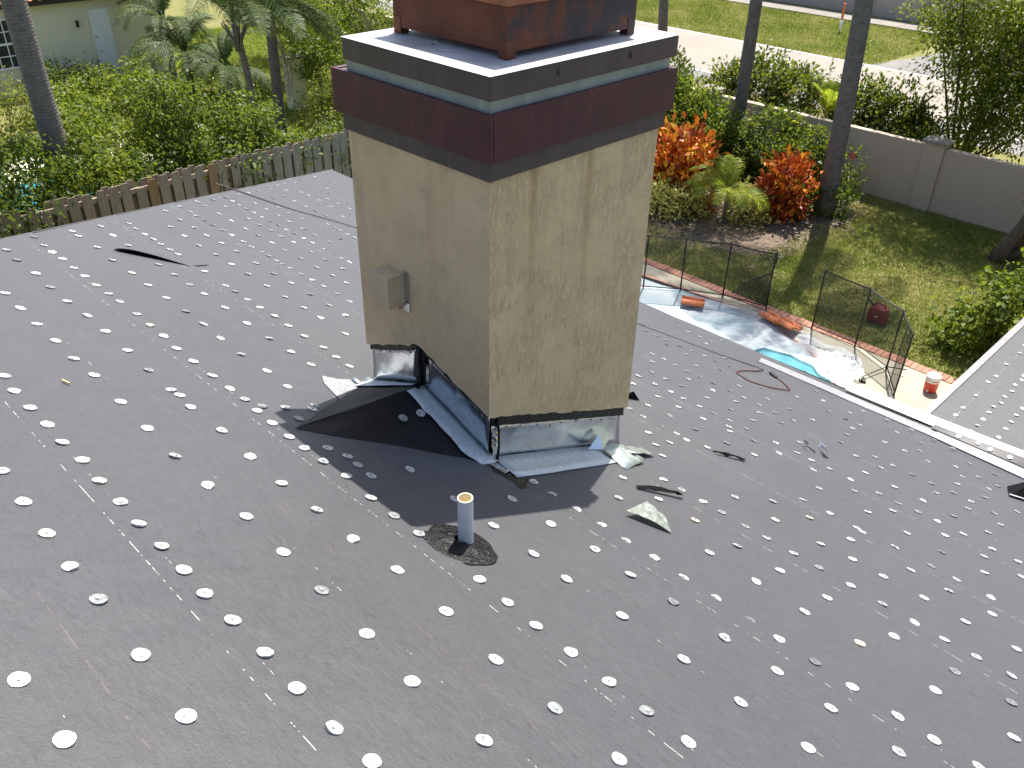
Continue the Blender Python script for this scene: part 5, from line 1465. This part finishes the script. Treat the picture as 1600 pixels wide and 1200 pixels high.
def frond_mesh(name, mat, L=1.6, arch=1.1, n=34, ll=.38, lw=.028, seed=0, rise=.9, droop=.5, stalk=.18):
    """pinnate palm frond from the origin along +X, arching down"""
    r = random.Random(seed); m = MB()
    pts = []
    for i in range(13):
        u = i / 12
        ang = rise - arch * 1.7 * u ** 1.2
        if i == 0: p = Vector((0, 0, 0))
        else: p = pts[-1] + Vector((math.cos(ang), 0, math.sin(ang))) * (L / 12)
        pts.append(p)
    m.tube(pts, [.018 * L / 1.6 * (1 - .85 * i / 12) + .002 for i in range(13)], 5, False)
    tint = [.9] * len(m.v)
    def at(u):
        f = u * 12; i = min(int(f), 11); return pts[i].lerp(pts[i + 1], f - i), (pts[i + 1] - pts[i]).normalized()
    for k in range(n):
        u = stalk + (1 - stalk) * (k + .5) / n
        p, d = at(u)
        for sgn in (-1, 1):
            l = ll * (math.sin(math.pi * (.12 + .85 * (u - stalk) / (1 - stalk))) ** .6) * r.uniform(.85, 1.1)
            up = Vector((-d.z, 0, d.x))
            dirn = (Vector((0, sgn, 0)) * .85 + d * .55 + up * r.uniform(.1, .35)).normalized()
            w = d * lw * .5
            a, b = p + dirn * l * .5, p + dirn * l * .95 + Vector((0, 0, -droop * l * r.uniform(.5, 1.0)))
            m.add([p - w * .4, p + w * .4, a + w, b, a - w], [(0, 1, 2, 4), (4, 2, 3)])
            tint += [r.uniform(0, .85)] * 5
    me = m.build(name, mat)
    at_ = me.data.attributes.new('tint', 'FLOAT', 'POINT'); at_.data.foreach_set('value', tint)
    return me


def crown(root, top, protos, nf, seed, lo=-.2, hi=1.0, sc=(.85, 1.1), used=set()):
    r = random.Random(seed)
    for i in range(nf):
        src = protos[i % len(protos)]
        if src.name in used: o = src.copy(); COL.objects.link(o)
        else: o = src; used.add(src.name)
        o.parent = root
        o.location = Vector(top) - root.location
        el = lo + (hi - lo) * ((i * .618) % 1.0)
        o.rotation_euler = (r.uniform(-.25, .25), -el, i * 2.3999 + r.uniform(-.25, .25))
        s = r.uniform(*sc); o.scale = (s, s, s)


def palm(label, base, top, r0, r1, bark, protos, nf, seed, group, bend=(0, 0), lo=-.3, hi=.9, name='palm_tree', bulge=0):
    root = thing(name, label, 'palm tree', base, group)
    b, t = Vector(base), Vector(top); pts, rad = [], []
    for i in range(15):
        u = i / 14
        pts.append(b.lerp(t, u) + Vector((bend[0], bend[1], 0)) * math.sin(math.pi * u))
        rad.append((r0 + (r1 - r0) * u) * (1 + bulge * max(0, 1 - u * 9)) * (1 + .02 * math.sin(i * 2.1)))
    m = MB(); m.tube(pts, rad, 16); m.build('trunk', bark, root, smooth=True)
    crown(root, top, protos, nf, seed, lo, hi)
    return root


GP = 'tall palms along the street wall'
tall = [frond_mesh('frond', L_PALM, 2.6, 1.0, 46, .62, .035, 40 + i, .6) for i in range(3)]
palm('thickest grey palm trunk rising from the planting bed beside the lawn', (18.60, 8.24, 0), (18.7, 8.75, 8.6), .205, .16, PALM_T, tall, 18, 1, GP, (0, -.1), bulge=.2)
palm('second grey palm trunk rising behind the croton bushes', (20.2, 11.75, 0), (20.4, 11.95, 9.9), .165, .135, PALM_T, tall, 13, 2, GP, bulge=.2)
palm('thin grey palm trunk seen just right of the chimney top', (22.4, 15.8, 0), (22.4, 16.6, 9.5), .15, .12, PALM_T, tall, 16, 3, GP)
GQ = 'palms behind the wooden fence'
palm('thick palm trunk in front of the cream house at upper left', (5.42, 17.2, 0), (5.35, 17.2, 9.5), .215, .19, PALM_T, tall, 18, 4, GQ, (-.10, 0), bulge=.1)
mids = [frond_mesh('frond', L_PALM, 3.0, .95, 60, .62, .034, 50 + i, .7, .7) for i in range(3)]
p1 = palm('slender leaning palm with drooping crown at the top of the picture', (11.85, 21.3, 0), (11.52, 21.3, 3.15), .105, .085, PALM_T2, mids, 24, 5, GQ, (.04, 0), lo=-.15, hi=1.0)
p2 = palm('straight palm beside the slender leaning one, with dead hanging fronds', (12.6, 21.5, 0), (12.68, 21.5, 4.0), .15, .13, PALM_T, mids, 20, 6, GQ, lo=-.1, hi=1.0)
dead = frond_mesh('dead_frond', L_DEAD, 1.9, .3, 30, .30, .02, 60, 0, .8)
dead.parent = p2; dead.location = Vector((12.62, 21.4, 2.9)) - p2.location; dead.rotation_euler = (.5, 1.2, -.9)
d2 = dead.copy(); COL.objects.link(d2); d2.parent = p2; d2.location = Vector((12.75, 21.4, 2.9)) - p2.location; d2.rotation_euler = (-.4, 1.3, -.3)
m = MB()
for k in range(9):
    a = k * .7; m.tube([(11.55 + .05 * math.cos(a), 21.3 + .05 * math.sin(a), 2.45), (11.55 + .12 * math.cos(a), 21.3 + .12 * math.sin(a), 2.75), (11.55 + .34 * math.cos(a), 21.3 + .34 * math.sin(a), 3.15)], [.03, .028, .016], 5)
m.build('leaf_sheaths', PALM_T2, p1, smooth=True)
GD = 'feathery dwarf palms beside the cream house'
dwf = [frond_mesh('frond', L_PALM, 1.9, 1.0, 50, .40, .026, 70 + i, .95, .45) for i in range(3)]
palm('feathery dwarf palm close to the white door', (13.0, 27.4, 0), (13.0, 27.4, 1.15), .11, .10, PALM_T2, dwf, 32, 7, GD, lo=-.8, hi=.6, name='dwarf_palm')
palm('feathery dwarf palm standing right of its twin, nearer the slender palms', (13.75, 26.3, 0), (13.75, 26.3, .8), .12, .10, PALM_T2, dwf, 32, 8, GD, lo=-.8, hi=.6, name='dwarf_palm')
palm('feathery dwarf palm half hidden behind the other two', (13.2, 28.9, 0), (13.2, 28.9, 1.9), .10, .10, PALM_T2, dwf, 20, 9, GD, lo=-.7, hi=.7, name='dwarf_palm')
lm_ = [frond_mesh('frond', L_PALMY, 1.15, 1.05, 26, .34, .034, 80 + i, 1.05, .55) for i in range(3)]
palm('small bright lime palm in front of the croton bushes', (16.55, 9.6, 0), (16.55, 9.6, .62), .055, .045, PALM_T2, lm_, 13, 10, None, lo=-.45, hi=.55, name='small_palm')
ar = [frond_mesh('frond', L_PALMY, 1.0, .5, 18, .38, .05, 90 + i, 1.2, .3) for i in range(2)]
palm('broad-leaved young palm showing above the wall by the thick trunk', (21.3, 9.9, 0), (21.3, 9.95, 1.35), .05, .05, PALM_T2, ar, 9, 11, None, lo=-.1, hi=.5, name='young_palm')

# pruned tree with a sawn limb at the right
ct = thing('pruned_tree', 'pruned leaning tree with a sawn-off limb at the right edge of the lawn', 'tree', (19.0, 4.5, 0))
m = MB()
m.tube([(18.95, 4.52, -.05), (19.0, 4.42, .35), (19.08, 4.25, .85), (19.12, 4.18, 1.2)], [.19, .14, .12, .12], 10)
m.tube([(19.0, 4.46, .25), (19.35, 4.05, .7), (19.75, 3.55, 1.5), (19.9, 3.2, 2.6)], [.12, .10, .085, .07], 9)
m.tube([(19.05, 4.40, .1), (19.2, 3.95, .35), (19.3, 3.4, .75), (19.4, 2.8, 1.5)], [.13, .11, .09, .06], 9)
m.build('trunk', BARK, ct, smooth=True)
m = MB(); m.tube([(19.12, 4.18, 1.17), (19.02, 4.30, 1.36), (18.98, 4.34, 1.42)], [.13, .115, .11], 10); m.build('sawn_limb', BARK, ct, smooth=True)
m = MB(); c = Vector((18.979, 4.342, 1.423)); d = Vector((-.06, .06, .08)).normalized(); s = d.orthogonal().normalized(); u_ = d.cross(s)
m.add([c + d * .004 + (s * math.cos(k * .5236) + u_ * math.sin(k * .5236)) * .103 for k in range(12)], [tuple(range(12))]); m.build('cut_face', CUTWOOD, ct)
m = MB()
for pts in (((19.12, 4.18, 1.25), (19.3, 3.95, 1.45), (19.6, 3.75, 1.5), (19.9, 3.6, 1.8)), ((19.75, 3.6, 1.5), (20.0, 4.05, 2.4), (20.1, 4.35, 3.1), (19.9, 4.6, 3.4)),
            ((20.05, 4.2, 2.8), (20.0, 4.6, 2.95), (19.9, 5.0, 3.1)), ((20.0, 4.05, 2.4), (20.3, 3.8, 3.0), (20.3, 4.1, 3.5)), ((19.9, 3.2, 2.6), (19.8, 3.0, 3.6), (20.1, 3.1, 4.4))):
    m.tube(smooth_path([Vector(p) for p in pts], 4), [.04 * (1 - .7 * i / (4 * (len(pts) - 1))) for i in range(4 * (len(pts) - 1) + 1)], 6, False)
m.build('branch', BARK_G, ct, smooth=True)
V, F, T = leaves([(20.1, 3.4, 2.2, .6, .6, .5), (20.0, 3.1, 4.3, 1.4, 1.3, .8), (20.2, 4.3, 3.6, .6, .6, .4), (19.6, 2.5, 2.2, .8, .7, .6)], 2600, .13, 99, tint=(.1, .8), clump=.25)
numesh('foliage', V, F, L_OLIVE, ct, T)
# stake and stump
m = MB(); m.tube([(13.35, 22.8, 0), (13.35, 22.8, .95)], [.05, .045], 6); tag(m.build('stake', BARK), 'dark wooden stake standing beside the straight palm', 'stake')

# ------------------------------------------------------------------ grass blades on the near lawn and verge
def blades(name, n, boxes, h, seed, label, mat=None):
    r = np.random.default_rng(seed)
    A = np.array([(b[1] - b[0]) * (b[3] - b[2]) for b in boxes]); bi = r.choice(len(boxes), n, p=A / A.sum())
    B = np.array(boxes, float)[bi]
    x = B[:, 0] + (B[:, 1] - B[:, 0]) * r.random(n); y = B[:, 2] + (B[:, 3] - B[:, 2]) * r.random(n)
    f = np.sin(x * 1.3 + 1.7 * np.sin(y * .9)) * .5 + np.sin(y * 1.7 + 2.1 * np.sin(x * .7 + 1)) * .5
    f2 = np.sin(x * 5.1 + 1.3 * np.sin(y * 4.2)) * np.sin(y * 4.7 + x)
    c = np.stack([x, y, np.zeros(n)], 1)
    a = r.random(n) * 6.283; l = h * r.uniform(.5, 1.2, n)
    w = np.stack([np.cos(a), np.sin(a), np.zeros(n)], 1) * (h * .16)
    tip = c + np.stack([r.normal(size=n) * l * .55, r.normal(size=n) * l * .55, l], 1)
    V = np.stack([c - w, c + w, tip], 1).reshape(-1, 3)
    T = np.clip(.42 + .24 * f + .14 * f2 + .22 * r.normal(size=n), 0, 1)
    return tag(numesh(name, V, np.arange(n * 3).reshape(n, 3), mat or L_BLADE, None, np.repeat(T, 3)), label, 'grass', kind='stuff')


blades('lawn_grass', 110000, [(13.62, 20.55, 1.8, 7.6), (13.62, 15.2, 7.6, 12.5), (15.2, 18, 7.0, 8.0), (18.8, 20.5, 7.0, 8.6)], .055, 1, 'patchy green and straw-coloured lawn grass behind the pool')
blades('garden_grass', 80000, [(9.3, 20.5, 18.0, 30.0), (14.1, 20.5, 30.0, 36.0)], .10, 2, 'bright green lawn grass behind the wooden fence', L_BLADE_LUSH)
blades('verge_grass', 60000, [(33.95, 41.55, 14.3, 30.0)], .10, 3, 'grass on the verge across the road')
r = np.random.default_rng(4); n = 1500
x = r.uniform(14.8, 20.3, n); y = r.uniform(7.6, 12.5, n); a = r.random(n) * 6.28; L = r.uniform(.03, .09, n)
c = np.stack([x, y, np.full(n, .03)], 1); dx = np.stack([np.cos(a), np.sin(a), r.normal(size=n) * .3], 1) * L[:, None]; dy = np.stack([-np.sin(a), np.cos(a), r.normal(size=n) * .3], 1) * (L * .3)[:, None]
V = np.stack([c - dx, c - dy, c + dx, c + dy], 1).reshape(-1, 3); V[:, 2] = np.maximum(V[:, 2], .012)
tag(numesh('leaf_litter', V, np.arange(4 * n).reshape(n, 4), L_DEAD, None, np.repeat(r.random(n), 4)), 'fallen dry leaves on the soil of the planting bed', 'leaf litter', kind='stuff')
